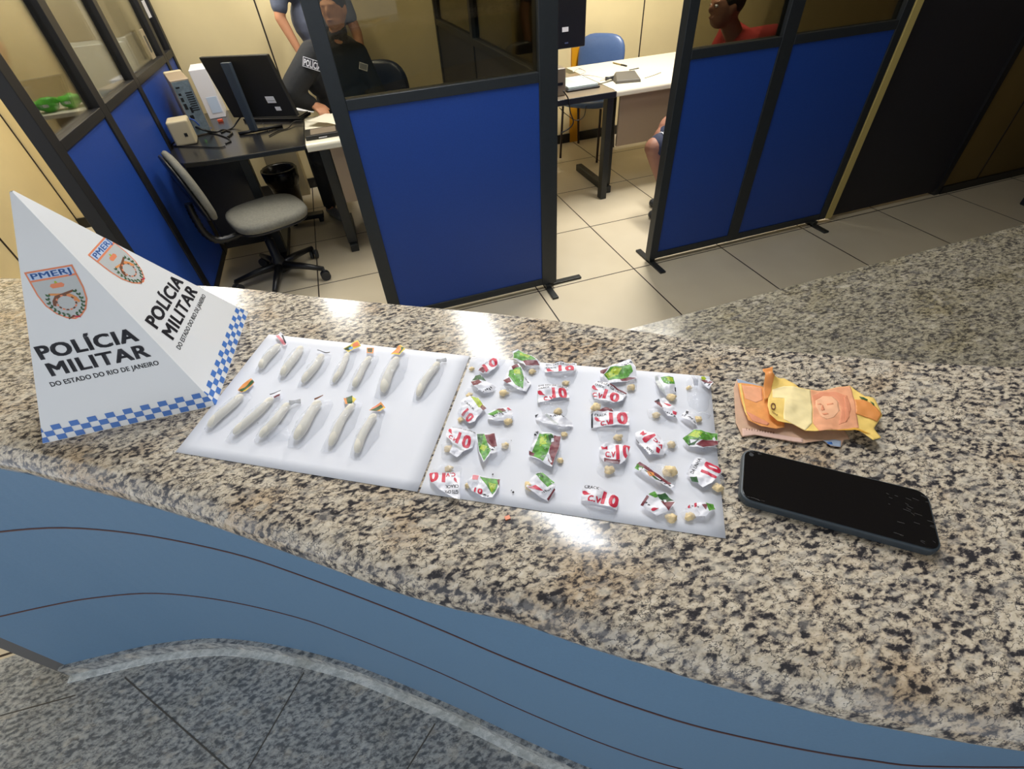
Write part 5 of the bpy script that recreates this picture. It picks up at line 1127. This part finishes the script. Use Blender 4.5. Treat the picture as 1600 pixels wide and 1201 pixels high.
# ---------------------------------------------------------------- chairs
def pad(w, d, th, r, power=3.2, bulge=0.012):
    """upholstered super-ellipse pad, in local xy, thickness th"""
    m = MB(); K = 36; rows = []
    for (f, z) in ((0.001, th + bulge), (0.5, th + bulge * 0.8), (0.85, th + bulge * 0.2), (0.97, th - 0.006), (1.0, th * 0.55), (0.97, th * 0.12), (0.85, 0), (0.5, 0), (0.001, 0)):
        row = []
        for k in range(K + 1):
            a = 2 * PI * (k % K) / K; ca, sa = math.cos(a), math.sin(a)
            q = (abs(ca) ** power + abs(sa) ** power) ** (-1 / power); row.append(Vector((w / 2 * q * ca * f, d / 2 * q * sa * f, z)))
        rows.append(row)
    m.grid(rows[::-1]); return m
def place_pad(m, M): bmesh.ops.transform(m.bm, matrix=M, verts=m.bm.verts); return m
def task_chair(label, lc, rz, base_rot, fab, shell, seat_z=0.40, seat_off=(0, 0), back_h=0.36, back_z=0.52, back_y=0.255):
    t = thing('task_chair', lc, label, 'chair', rz)
    for k in range(5):
        a = base_rot - rz + k * 2 * PI / 5; ex, ey = math.cos(a) * 0.27, math.sin(a) * 0.27
        MB().tube([(0, 0, 0.10), (ex * 0.5, ey * 0.5, 0.092), (ex, ey, 0.072)], [0.026, 0.02, 0.014], 8).build('base_arm', black_plastic, t)
        m = MB()
        for s in (-1, 1):
            n = Vector((-math.sin(a + 0.6), math.cos(a + 0.6), 0)) * 0.008 * s; c = Vector((ex, ey, 0.028))
            m.tube([c + n, c + n * 2.6], 0.028, 14)
        m.tube([(ex, ey, 0.03), (ex, ey, 0.075)], 0.008, 8); m.build('caster', dark_plastic, t)
    MB().lathe([(0.036, 0.06), (0.036, 0.13), (0.026, 0.15), (0.026, 0.26), (0.015, 0.265), (0.015, seat_z - 0.03)]).build('gas_lift', black_plastic, t)
    sx, sy = seat_off
    rbox(t, 'mechanism', black_plastic, sx - 0.08, sx + 0.08, sy - 0.10, sy + 0.12, seat_z - 0.045, seat_z - 0.01)
    place_pad(pad(0.42, 0.41, 0.05, 0.1), Matrix.Translation((sx, sy, seat_z))).build('seat', fab, t)
    place_pad(pad(0.405, 0.395, 0.02, 0.1, bulge=0.0), Matrix.Translation((sx, sy, seat_z - 0.012))).build('seat_shell', shell, t)
    m = MB(); pts = [(sx, sy + 0.10, seat_z - 0.03), (sx, sy + back_y - 0.035, seat_z - 0.035), (sx, sy + back_y + 0.025, seat_z + 0.02), (sx, sy + back_y + 0.035, seat_z + 0.12), (sx, sy + back_y + 0.03, back_z + 0.10)]
    sp = smooth_poly(pts, 34); m.tube(sp, [0.017 + (0.004 if i % 2 else 0) for i in range(34)], 10); m.build('back_support', black_plastic, t)
    Mb = Matrix.Translation((sx, sy + back_y, back_z + back_h / 2)) @ Matrix.Rotation(math.radians(80), 4, 'X')
    place_pad(pad(0.38, back_h, 0.035, 0.1, 2.6, 0.012), Mb).build('backrest', fab, t)
    Mc = Matrix.Translation((sx, sy + back_y + 0.019, back_z + back_h / 2 - 0.003)) @ Matrix.Rotation(math.radians(80), 4, 'X')
    place_pad(pad(0.37, back_h - 0.015, 0.02, 0.1, 2.6, 0.0), Mc).build('back_shell', shell, t)
    return t
task_chair('grey upholstered swivel chair on five casters beside the left blue partition', (-1.99, 0.765, 0), math.radians(112), math.radians(-25), grey_fab, black_plastic, seat_off=(0.0, -0.05), seat_z=0.38, back_z=0.47, back_h=0.34, back_y=0.31)
task_chair('dark navy swivel chair behind the officer in black, seen through smoked glass', (-1.14, 1.66, 0), math.radians(-18), 0.4, navy_vinyl, black_plastic, seat_z=0.38, back_z=0.50, back_h=0.38)
def visitor_chair(label, lc, rz, v):
    t = thing('visitor_chair', lc, label, 'chair', rz)
    place_pad(pad(0.42, 0.42, 0.045, 0.1, 3.0), Matrix.Translation((0, 0, 0.40))).build('seat', v, t)
    place_pad(pad(0.40, 0.36, 0.035, 0.1, 3.4), Matrix.Translation((0, 0.235, 0.655)) @ Matrix.Rotation(math.radians(80), 4, 'X')).build('backrest', v, t)
    for sx in (-1, 1):
        MB().tube([(sx * 0.165, -0.16, 0.40), (sx * 0.17, -0.19, 0.0)], 0.010, 8).build('leg', mat('maroon_black_tube', (44, 28, 30), 0.4), t)
        MB().tube([(sx * 0.165, 0.16, 0.40), (sx * 0.17, 0.22, 0.0)], 0.010, 8).build('leg', mat('maroon_black_tube', (44, 28, 30), 0.4), t)
        MB().tube(smooth_poly([(sx * 0.14, 0.05, 0.395), (sx * 0.14, 0.24, 0.40), (sx * 0.14, 0.27, 0.50), (sx * 0.14, 0.275, 0.62)], 16), 0.009, 8).build('back_tube', mat('maroon_black_tube', (44, 28, 30), 0.4), t)
    return t
visitor_chair('slate blue vinyl visitor chair behind the bright white desk', (0.585, 1.915, 0), math.atan2(-0.68, -0.73) + PI / 2, blue_vinyl)
visitor_chair('blue visitor chair under the person in navy shorts, behind the right partition', (0.86, 0.55, 0), -PI / 2, blue_vinyl)

# ---------------------------------------------------------------- waste bin, floor items
p_ = at(434, 262, 0.30)
wb = thing('waste_bin', (p_.x, p_.y, 0), 'black waste bin with a shiny black bag under the desk, behind the grey chair', 'bin')
MB().lathe([(0.085, 0.0), (0.115, 0.27), (0.12, 0.29), (0.113, 0.29), (0.08, 0.02)], seg=24).build('bin_body', black_plastic, wb)
m = MB(); rows = []
for i, (r, z) in enumerate(((0.10, 0.16), (0.124, 0.22), (0.13, 0.285), (0.122, 0.30), (0.108, 0.29), (0.095, 0.2))):
    rows.append([Vector(((r + 0.006 * noise.noise(Vector((k * 0.9, i * 0.7, 1)))) * math.cos(2 * PI * (k % 30) / 30), (r + 0.006 * noise.noise(Vector((k % 30 * 0.9, i, 3)))) * math.sin(2 * PI * (k % 30) / 30), z)) for k in range(31)])
m.grid(rows); m.build('bin_bag', bag_black, wb)
t = thing('cardboard_box', (p_.x + 0.02, p_.y + 0.30, 0), 'plain beige box on the floor under the desk, behind the waste bin', 'box')
rbox(t, 'carton', pc_beige, -0.12, 0.12, -0.1, 0.1, 0, 0.40); rbox(t, 'box_lid', pc_beige, -0.123, 0.123, -0.103, 0.103, 0.37, 0.405)
a, b = at(455, 341, 0.05), at(503, 333, 0.05)
t = thing('footrest', ((a.x + b.x) / 2, (a.y + b.y) / 2, 0), 'low black footrest bar on the floor beside the waste bin', 'footrest', math.atan2(b.y - a.y, b.x - a.x))
rbox(t, 'tread', black_plastic, -0.12, 0.12, -0.035, 0.035, 0.03, 0.06); rbox(t, 'foot_block', black_plastic, -0.11, -0.08, -0.03, 0.03, 0, 0.03); rbox(t, 'foot_block', black_plastic, 0.08, 0.11, -0.03, 0.03, 0, 0.03)

# ---------------------------------------------------------------- seen through the left glass
p_ = at(98, 172, 0.95)
sh = thing('wall_shelf', (p_.x, p_.y, 0), 'cream shelf beyond the left glass holding green packages', 'shelf')
rbox(sh, 'shelf_board', white_top, -0.15, 0.14, -0.05, 0.25, 0.925, 0.945); rbox(sh, 'shelf_side', box_grey, -0.15, 0.14, 0.22, 0.25, 0.0, 0.925); rbox(sh, 'leg', box_grey, -0.15, -0.12, -0.04, -0.01, 0.0, 0.925)
for i, (x, y, r, lb) in enumerate(((-0.055, 0.035, 0.05, 'rounded bright green bag on the cream shelf'), (0.035, 0.06, 0.048, 'lime green packet with white print on the cream shelf'), (0.10, 0.12, 0.045, 'rightmost green pack on the cream shelf'))):
    m = MB(); m.ball((0, 0, r * 0.62), r * 1.1, r * 0.9, r * 0.62, 16, 0, 0.5, i * 5); g = thing('green_package', (p_.x + x, p_.y + y, 0.946), lb, 'package', group='green packages on the cream shelf')
    m.build('wrapper', green_pk, g); MB().box(-0.012, 0.012, -r * 0.97, -r * 0.9, r * 0.5, r * 0.75).build('printed_patch', l_white, g)
m = MB(); m.ball((0, 0, 0.02), 0.028, 0.04, 0.02, 14, 0, 0.5, 9); o = m.build('plastic_bag', l_white); o.location = (p_.x - 0.132, p_.y + 0.0, 0.9465); tag(o, 'crumpled white plastic bag at the left end of the cream shelf', 'bag')
a0, a1 = aty(118, 66, 2.0), aty(160, 60, 2.0); zlow = aty(190, 120, 2.0)
t = thing('storage_cabinet', ((a0.x + a1.x) / 2, 2.12, 0), 'white cabinet with a grey-brown upper carton seen through the left glass', 'cabinet')
rbox(t, 'cabinet_body', board_m, -0.2, 0.2, -0.12, 0.13, 0, a0.z); rbox(t, 'cabinet_door', board_m, -0.19, 0.19, -0.132, -0.12, 0.05, a0.z - 0.02); rbox(t, 'door_handle', chrome, 0.14, 0.15, -0.145, -0.132, 0.6, 0.75, 0.002)
c2 = thing('carton', (t.location.x - 0.02, 2.12, a0.z), 'grey-brown carton standing on top of the white cabinet', 'box'); rbox(c2, 'carton_body', box_grey, -0.2, 0.2, -0.12, 0.13, 0.0, 0.34); rbox(c2, 'carton_tape', white_top, 0.06, 0.11, -0.122, -0.12, 0.0, 0.34, 0)
a = atx(35, 5, -3.535); b_ = atx(105, 112, -3.535)
mb = MB(); mb.box(-3.55, -3.53, b_.y - 0.025, b_.y + 0.025, 0.0, 2.1); struct('trim_3', mb, orange_jamb)
for i, (x0, y0, x1, y1, lb) in enumerate(((222, 2, 246, 24, 'white notice taped high on the left glass near the back wall'), (250, -8, 262, 26, 'second white notice on the left glass, nearest the back wall'))):
    a, b = atx(x0, y0, -2.372), atx(x1, y1, -2.372)
    o = MB().box(-0.0006, 0.0006, -abs(b.y - a.y) / 2 * 0.5, abs(b.y - a.y) / 2 * 0.5, -abs(a.z - b.z) / 2, abs(a.z - b.z) / 2).build('notice', l_white); o.location = (-2.388, (a.y + b.y) / 2, (a.z + b.z) / 2); tag(o, lb, 'notice', 'notices on the left glass')
a = atx(232, 72, -2.372)
t = thing('picture_card', (-2.372, a.y, 1.05), 'small grey patterned card standing on the ledge of the left glass', 'card')
rbox(t, 'card', box_grey, -0.003, 0.003, -0.04, 0.04, 0.0, 0.14, 0.001); rbox(t, 'card_print', dark_plastic, 0.003, 0.0036, -0.02, 0.02, 0.03, 0.11, 0.0)

# ---------------------------------------------------------------- people
def blob(name, m_, caps, balls, parent, voxel=0.008, smooth=6):
    mb = MB()
    for chain in caps:
        P = [loc(parent, p) for p, r in chain]; R = [r for p, r in chain]
        PP, RR = [], []
        for i in range(len(P) - 1):
            for k in range(5): PP.append(P[i].lerp(P[i + 1], k / 5)); RR.append(R[i] + (R[i + 1] - R[i]) * k / 5)
        PP.append(P[-1]); RR.append(R[-1]); mb.tube(PP, RR, 14)
        for p, r in zip(P, R): mb.ball(p, r, r, r, 12)
    for (c, rx, ry, rz_, ang) in balls: mb.ball(loc(parent, c), rx, ry, rz_, 18, M=Matrix.Rotation(ang, 4, 'Z'))
    o = mb.build(name, m_, parent)
    r = o.modifiers.new('fuse', 'REMESH'); r.mode = 'VOXEL'; r.voxel_size = voxel; r.use_smooth_shade = True
    s = o.modifiers.new('smooth', 'SMOOTH'); s.factor = 0.5; s.iterations = smooth
    return o
def hand(wr, tip_dir, palm_up, side, curl=0.35, s=0.9):
    """returns capsules for palm, four fingers and a thumb"""
    d = Vector(tip_dir).normalized(); n = Vector(palm_up).normalized(); l = d.cross(n).normalized() * side; n = l.cross(d).normalized() * (1 if l.cross(d).dot(n) > 0 else -1)
    W = Vector(wr); caps = [[(W, 0.024 * s), (W + d * 0.03 * s, 0.024 * s)]]
    for k in range(4):
        b = W + d * 0.02 * s + l * (k - 1.5) * 0.013 * s; kn = W + d * (0.082 - 0.004 * abs(k - 1.3)) * s + l * (k - 1.5) * 0.0195 * s
        L = (0.068, 0.078, 0.072, 0.056)[k] * s
        p1 = kn + (d * math.cos(curl) - n * math.sin(curl)) * L * 0.45; p2 = p1 + (d * math.cos(curl * 2.3) - n * math.sin(curl * 2.3)) * L * 0.32; p3 = p2 + (d * math.cos(curl * 3.2) - n * math.sin(curl * 3.2)) * L * 0.25
        caps.append([(b, 0.012 * s), (kn, 0.0105 * s), (p1, 0.0088 * s), (p2, 0.008 * s), (p3, 0.0068 * s)])
    tb = W + d * 0.022 * s - l * 0.022 * s; t1 = tb + (d * 0.7 - l * 0.75 - n * 0.2).normalized() * 0.04 * s; t2 = t1 + (d * 0.95 - l * 0.2 - n * 0.3).normalized() * 0.03 * s
    caps.append([(tb, 0.015 * s), (t1, 0.011 * s), (t2, 0.009 * s)])
    return caps
def head_balls(H, f, s=0.9):
    f = Vector((f[0], f[1], 0)).normalized(); sd = Vector((-f.y, f.x, 0)); H = Vector(H); a = math.atan2(f.y, f.x)
    B = [(H, 0.095 * s, 0.078 * s, 0.105 * s, a), (H + f * 0.03 * s + Vector((0, 0, -0.06 * s)), 0.062 * s, 0.056 * s, 0.055 * s, a),
         (H + f * 0.098 * s + Vector((0, 0, -0.012 * s)), 0.018 * s, 0.013 * s, 0.026 * s, a), (H + f * 0.086 * s + Vector((0, 0, -0.055 * s)), 0.016 * s, 0.025 * s, 0.010 * s, a), (H + f * 0.080 * s + Vector((0, 0, 0.022 * s)), 0.018 * s, 0.05 * s, 0.012 * s, a)]
    for e in (-1, 1): B.append((H + sd * 0.080 * s * e + f * -0.005 + Vector((0, 0, -0.01)), 0.018 * s, 0.008 * s, 0.03 * s, a))
    return B
def add_face(par, H, f, s=0.9, bow=0.0):
    f = Vector((f[0], f[1], 0)).normalized(); sd = Vector((-f.y, f.x, 0)); H = Vector(H)
    for e in (() if bow else (-1, 1)):
        m = MB(); m.ball(loc(par, H + f * 0.083 * s + sd * 0.031 * s * e + Vector((0, 0, 0.005))), 0.012 * s, 0.012 * s, 0.008 * s, 10); m.build('eye', l_white, par)
        m = MB(); m.ball(loc(par, H + f * 0.093 * s + sd * 0.031 * s * e + Vector((0, 0, 0.005))), 0.004, 0.004, 0.004, 8); m.build('pupil', hair_m, par)
    m = MB(); m.ball(loc(par, H + f * 0.095 * s + Vector((0, 0, -0.055 * s))), 0.006, 0.02 * s, 0.003, 10, M=Matrix.Rotation(math.atan2(f.y, f.x), 4, 'Z')); m.build('mouth', mat('lip', (120, 66, 60), 0.5), par)
    blob('hair', hair_m, [], [(H + f * (-0.016 + bow) * s + Vector((0, 0, 0.026 * s)), 0.096 * s, 0.086 * s, 0.094 * s, math.atan2(f.y, f.x))], par, 0.008, 3)
def shoes(par, an, f, m_):
    f = Vector((f[0], f[1], 0)).normalized()
    for A in an:
        A = Vector(A); o = blob('shoe', m_, [[(Vector((A.x, A.y, 0.034)) - f * 0.035, 0.034), (Vector((A.x, A.y, 0.034)) + f * 0.06, 0.036), (Vector((A.x, A.y, 0.028)) + f * 0.14, 0.028)]], [], par, 0.006, 3)
# seated officer
F1 = (-0.42, -0.9)
hd = aty(520, 12, 1.50); shl = aty(489, 86, 1.50); shr = aty(560, 84, 1.55); el = aty(453, 146, 1.38); hn = at(497, 168, DK + 0.055)
ch = (shl + shr) / 2 + Vector((0, 0.03, -0.06)); pel = Vector((-1.22, 1.66, 0.50))
of = thing('person', (pel.x, pel.y, 0), 'person seated at the desk in a black uniform with a white POLICIA arm patch', 'person')
wr = hn + Vector((-0.03, 0.05, 0.012)); elr = shr + Vector((0.06, -0.02, -0.22)); wrr = Vector((-1.20, 1.34, DK + 0.04))
kL, kR = aty(487, 228, 1.25), Vector((-1.20, 1.24, 0.50)); aL, aR = at(512, 324, 0.07), Vector((-1.25, 1.45, 0.07))
kL = Vector((-1.60, 1.26, 0.52)); aL = Vector((-1.655, 1.60, 0.07))
blob('body', skin_l, [[(ch, 0.05), (hd + Vector((0, 0, -0.07)), 0.045)], [(shl, 0.04), (el, 0.034), (wr, 0.023)], [(shr, 0.04), (elr, 0.034), (wrr, 0.023)], [(ch, 0.1), (pel, 0.11)],
      [(pel + Vector((-0.08, 0, 0)), 0.07), (kL, 0.05), (aL, 0.034)], [(pel + Vector((0.08, 0, 0)), 0.07), (kR, 0.05), (aR, 0.034)]]
     + hand(wr, (hn - wr) + Vector((0.045, -0.055, -0.02)), (0, 0, 1), 1, 0.4, 1.0) + hand(wrr, (-0.6, -0.6, -0.15), (0, 0, 1), -1), head_balls(hd, F1), of, 0.006)
add_face(of, hd, F1, bow=0.006)
wc = wr.lerp(el, 0.06)
blob('uniform_jacket', cloth_black, [[(shl, 0.078), (el, 0.068), (wc, 0.044)], [(shr, 0.060), (elr, 0.056), (wrr.lerp(elr, 0.06), 0.038)], [(shl, 0.062), (ch + Vector((0, 0, 0.08)), 0.075), (shr, 0.062)], [(ch + Vector((0, 0, 0.10)), 0.058), (hd + Vector((0, 0.01, -0.11)), 0.052)]],
     [(ch + Vector((0, 0.01, 0)), 0.185, 0.125, 0.17, 0.1), (ch.lerp(pel, 0.5) + Vector((-0.04, -0.02, 0)), 0.22, 0.14, 0.19, 0.1), (ch + Vector((-0.06, 0, -0.05)), 0.18, 0.12, 0.14, 0.1), (pel, 0.155, 0.12, 0.11, 0.1)], of, 0.008)
blob('uniform_trousers', cloth_black, [[(pel + Vector((-0.08, 0, 0)), 0.088), (kL, 0.066), (aL + Vector((0, 0, 0.02)), 0.046)], [(pel + Vector((0.08, 0, 0)), 0.088), (kR, 0.066), (aR + Vector((0, 0, 0.02)), 0.046)]], [(pel, 0.15, 0.12, 0.09, 0.1)], of, 0.008)
shoes(of, [aL, aR], (0.35, -0.9), shoe_m)
# arm patch with lettering: a small plate wrapped on the upper sleeve
def patch(par, P, un, vn, w, h, s_, name='arm_patch', curve=0.0):
    N = un.cross(vn).normalized(); m = MB()
    def to(T, e): return [[loc(par, P + un * p[0] + vn * p[1] + N * (e - curve * p[0] ** 2)) for p in t] for t in T]
    m.tris(to(refine(poly_tris([(-w / 2, -h / 2), (w / 2, -h / 2), (w / 2, h / 2), (-w / 2, h / 2)]), 0.01), 0), 0)
    m.tris(to(refine(poly_tris([(-w / 2 + 0.003, -h / 2 + 0.003), (w / 2 - 0.003, -h / 2 + 0.003), (w / 2 - 0.003, h / 2 - 0.003), (-w / 2 + 0.003, h / 2 - 0.003)]), 0.01), 0.0006), 1)
    if s_: m.tris(to(fit_text(s_, (-w / 2 + 0.006, -h / 2 + 0.007), (w / 2 - 0.006, -h / 2 + 0.007), h - 0.016, 0.03), 0.0012), 0)
    o = m.build(name, [l_white, p_black if s_ else mat('patch_grey', (120, 122, 126), 0.6)], par, solid=0.0005)
    return tag(o, 'white-framed POLICIA patch') if s_ else o
pc_ = aty(487, 100, 1.5); dv = (CAM - pc_).normalized(); pc_ = pc_ + dv * 0.125
rt_ = (aty(500, 106, 1.5) - aty(478, 99, 1.5)).normalized(); vn = dv.cross(rt_).normalized(); un = vn.cross(dv).normalized()
if (un.cross(vn)).dot(dv) < 0: vn = -vn
patch(of, pc_ + un * 0.004, un, vn, 0.105, 0.05, 'POLÍCIA', curve=2.0)
pq = aty(566, 104, 1.5) + dv * 0.085; patch(of, pq, un, vn, 0.05, 0.036, '', 'shoulder_patch')
# standing man in blue-grey shirt
s0 = aty(433, -22, 1.98); e0_ = aty(438, 28, 1.96); w0 = aty(470, 84, 1.93)
cx_ = aty(492, 10, 2.06)
sm = thing('person', (cx_.x, 2.06, 0), 'person standing in a blue-grey shirt behind the seated officer, one bare arm hanging', 'person')
b = Vector((cx_.x, 2.06, 0)); ch = b + Vector((0.0, 0, 1.12)); pel = b + Vector((0.02, 0, 0.80)); hd = b + Vector((0, -0.03, 1.50)); sh2 = b + Vector((0.17, 0, 1.26)); el2 = b + Vector((0.23, 0, 1.02)); wr2 = b + Vector((0.22, -0.06, 0.80))
blob('body', skin_l, [[(ch, 0.06), (hd + Vector((0, 0, -0.06)), 0.045)], [(s0, 0.042), (e0_, 0.035), (w0, 0.023)], [(sh2, 0.042), (el2, 0.036), (wr2, 0.023)], [(ch, 0.1), (pel, 0.11)],
     [(pel + Vector((-0.08, 0, 0)), 0.075), (b + Vector((-0.09, -0.01, 0.42)), 0.052), (b + Vector((-0.10, 0.02, 0.07)), 0.034)], [(pel + Vector((0.08, 0, 0)), 0.075), (b + Vector((0.09, -0.01, 0.42)), 0.052), (b + Vector((0.10, 0.02, 0.07)), 0.034)]]
     + hand(w0, (0.12, -0.1, -1), (0.6, 0.8, 0), 1) + hand(wr2, (0, -0.1, -1), (-0.6, 0.8, 0), -1), head_balls(hd, (0, -1)), sm, 0.007)
add_face(sm, hd, (0, -1))
blob('shirt', cloth_grey, [[(s0, 0.058), (s0.lerp(e0_, 0.62), 0.052)], [(sh2, 0.058), (sh2.lerp(el2, 0.6), 0.05)], [(s0, 0.058), (ch + Vector((0, 0, 0.12)), 0.08), (sh2, 0.058)]], [(ch, 0.175, 0.12, 0.17, 0), (ch.lerp(pel, 0.5), 0.155, 0.12, 0.18, 0), (pel, 0.16, 0.125, 0.1, 0)], sm, 0.009)
blob('trousers', cloth_navy, [[(pel + Vector((s * 0.08, 0, 0)), 0.09), (b + Vector((s * 0.09, -0.01, 0.42)), 0.068), (b + Vector((s * 0.10, 0.02, 0.08)), 0.05)] for s in (-1, 1)], [(pel, 0.155, 0.12, 0.09, 0)], sm, 0.009)
shoes(sm, [b + Vector((-0.10, 0.02, 0)), b + Vector((0.10, 0.02, 0))], (0, -1), shoe_m)
# seated person in red
F3 = (-1.0, 0.15)
hd = aty(1136, 8, 0.62); nk = aty(1150, 62, 0.62); kn = aty(1024, 222, 0.55); an = at(1026, 322, 0.07)
pel = Vector((0.80, 0.56, 0.46)); ch = Vector((0.90, 0.58, 0.82)); sA = Vector((0.95, 0.43, 0.97)); sB = Vector((0.91, 0.74, 0.97)); eA = Vector((0.86, 0.40, 0.70)); wA = Vector((0.68, 0.46, 0.56)); eB = Vector((0.80, 0.78, 0.70)); wB = Vector((0.62, 0.72, 0.57))
kn = Vector((kn.x - 0.005, 0.55, kn.z - 0.03)); k2 = kn + Vector((0.15, 0.15, 0.0)); an = an + Vector((0.10, -0.02, 0)); a2 = an + Vector((0.10, 0.16, 0))
pr3 = thing('person', (pel.x, pel.y, 0), 'person in a red shirt and striped navy shorts seated behind the right partition', 'person')
blob('body', skin_m, [[(ch, 0.06), (nk, 0.05), (hd + Vector((0.01, 0, -0.05)), 0.048)], [(sA, 0.042), (eA, 0.035), (wA, 0.023)], [(sB, 0.042), (eB, 0.035), (wB, 0.023)], [(ch, 0.1), (pel, 0.11)], [(pel + Vector((0, -0.08, 0)), 0.08), (kn, 0.058), (kn.lerp(an, 0.3), 0.054), (an, 0.034)], [(pel + Vector((0, 0.08, 0)), 0.08), (k2, 0.058), (k2.lerp(a2, 0.3), 0.054), (a2, 0.034)]]
     + hand(wA, (-1, 0.05, -0.35), (0, 0, 1), 1) + hand(wB, (-1, -0.05, -0.35), (0, 0, 1), -1), head_balls(hd, F3), pr3, 0.006)
add_face(pr3, hd, F3)
blob('red_shirt', cloth_red, [[(sA, 0.06), (sA.lerp(eA, 0.8), 0.054)], [(sB, 0.06), (sB.lerp(eB, 0.8), 0.054)], [(sA, 0.062), (ch + Vector((0, 0, 0.10)), 0.082), (sB, 0.062)]], [(ch, 0.12, 0.17, 0.17, 0), (ch.lerp(pel, 0.5), 0.125, 0.155, 0.17, 0), (pel + Vector((0.02, 0, 0.02)), 0.13, 0.16, 0.1, 0)], pr3, 0.008)
m = MB(); cN = ch.lerp(nk, 0.78)
m.tube([loc(pr3, cN + Vector((0.062 * math.cos(a) , 0.066 * math.sin(a), 0.018 * math.cos(a)))) for a in [k * 2 * PI / 24 for k in range(25)]], 0.008, 8, closed_ends=False); m.build('white_collar', l_white, pr3)
blob('navy_shorts', cloth_navy, [[(pel + Vector((0, s * 0.08, 0)), 0.10), (k_.lerp(pel, 0.10), 0.076)] for s, k_ in ((-1, kn), (1, k2))], [(pel, 0.14, 0.16, 0.1, 0)], pr3, 0.008)
for k_, s in ((kn, -1), (k2, 1)):
    for q, rr in ((0.10, 0.079), (0.16, 0.080)):
        c = k_.lerp(pel + Vector((0, s * 0.08, 0)), q); d = (pel + Vector((0, s * 0.08, 0)) - k_).normalized(); e1 = d.cross(Vector((0, 0, 1))).normalized(); e2 = e1.cross(d)
        m = MB(); m.tube([loc(pr3, c + (e1 * math.cos(a) + e2 * math.sin(a)) * rr) for a in [k * 2 * PI / 24 for k in range(25)]], 0.0035, 6, closed_ends=False); m.build('hem_stripe', l_white, pr3)
shoes(pr3, [an, a2], (-1, 0.0), dark_plastic)
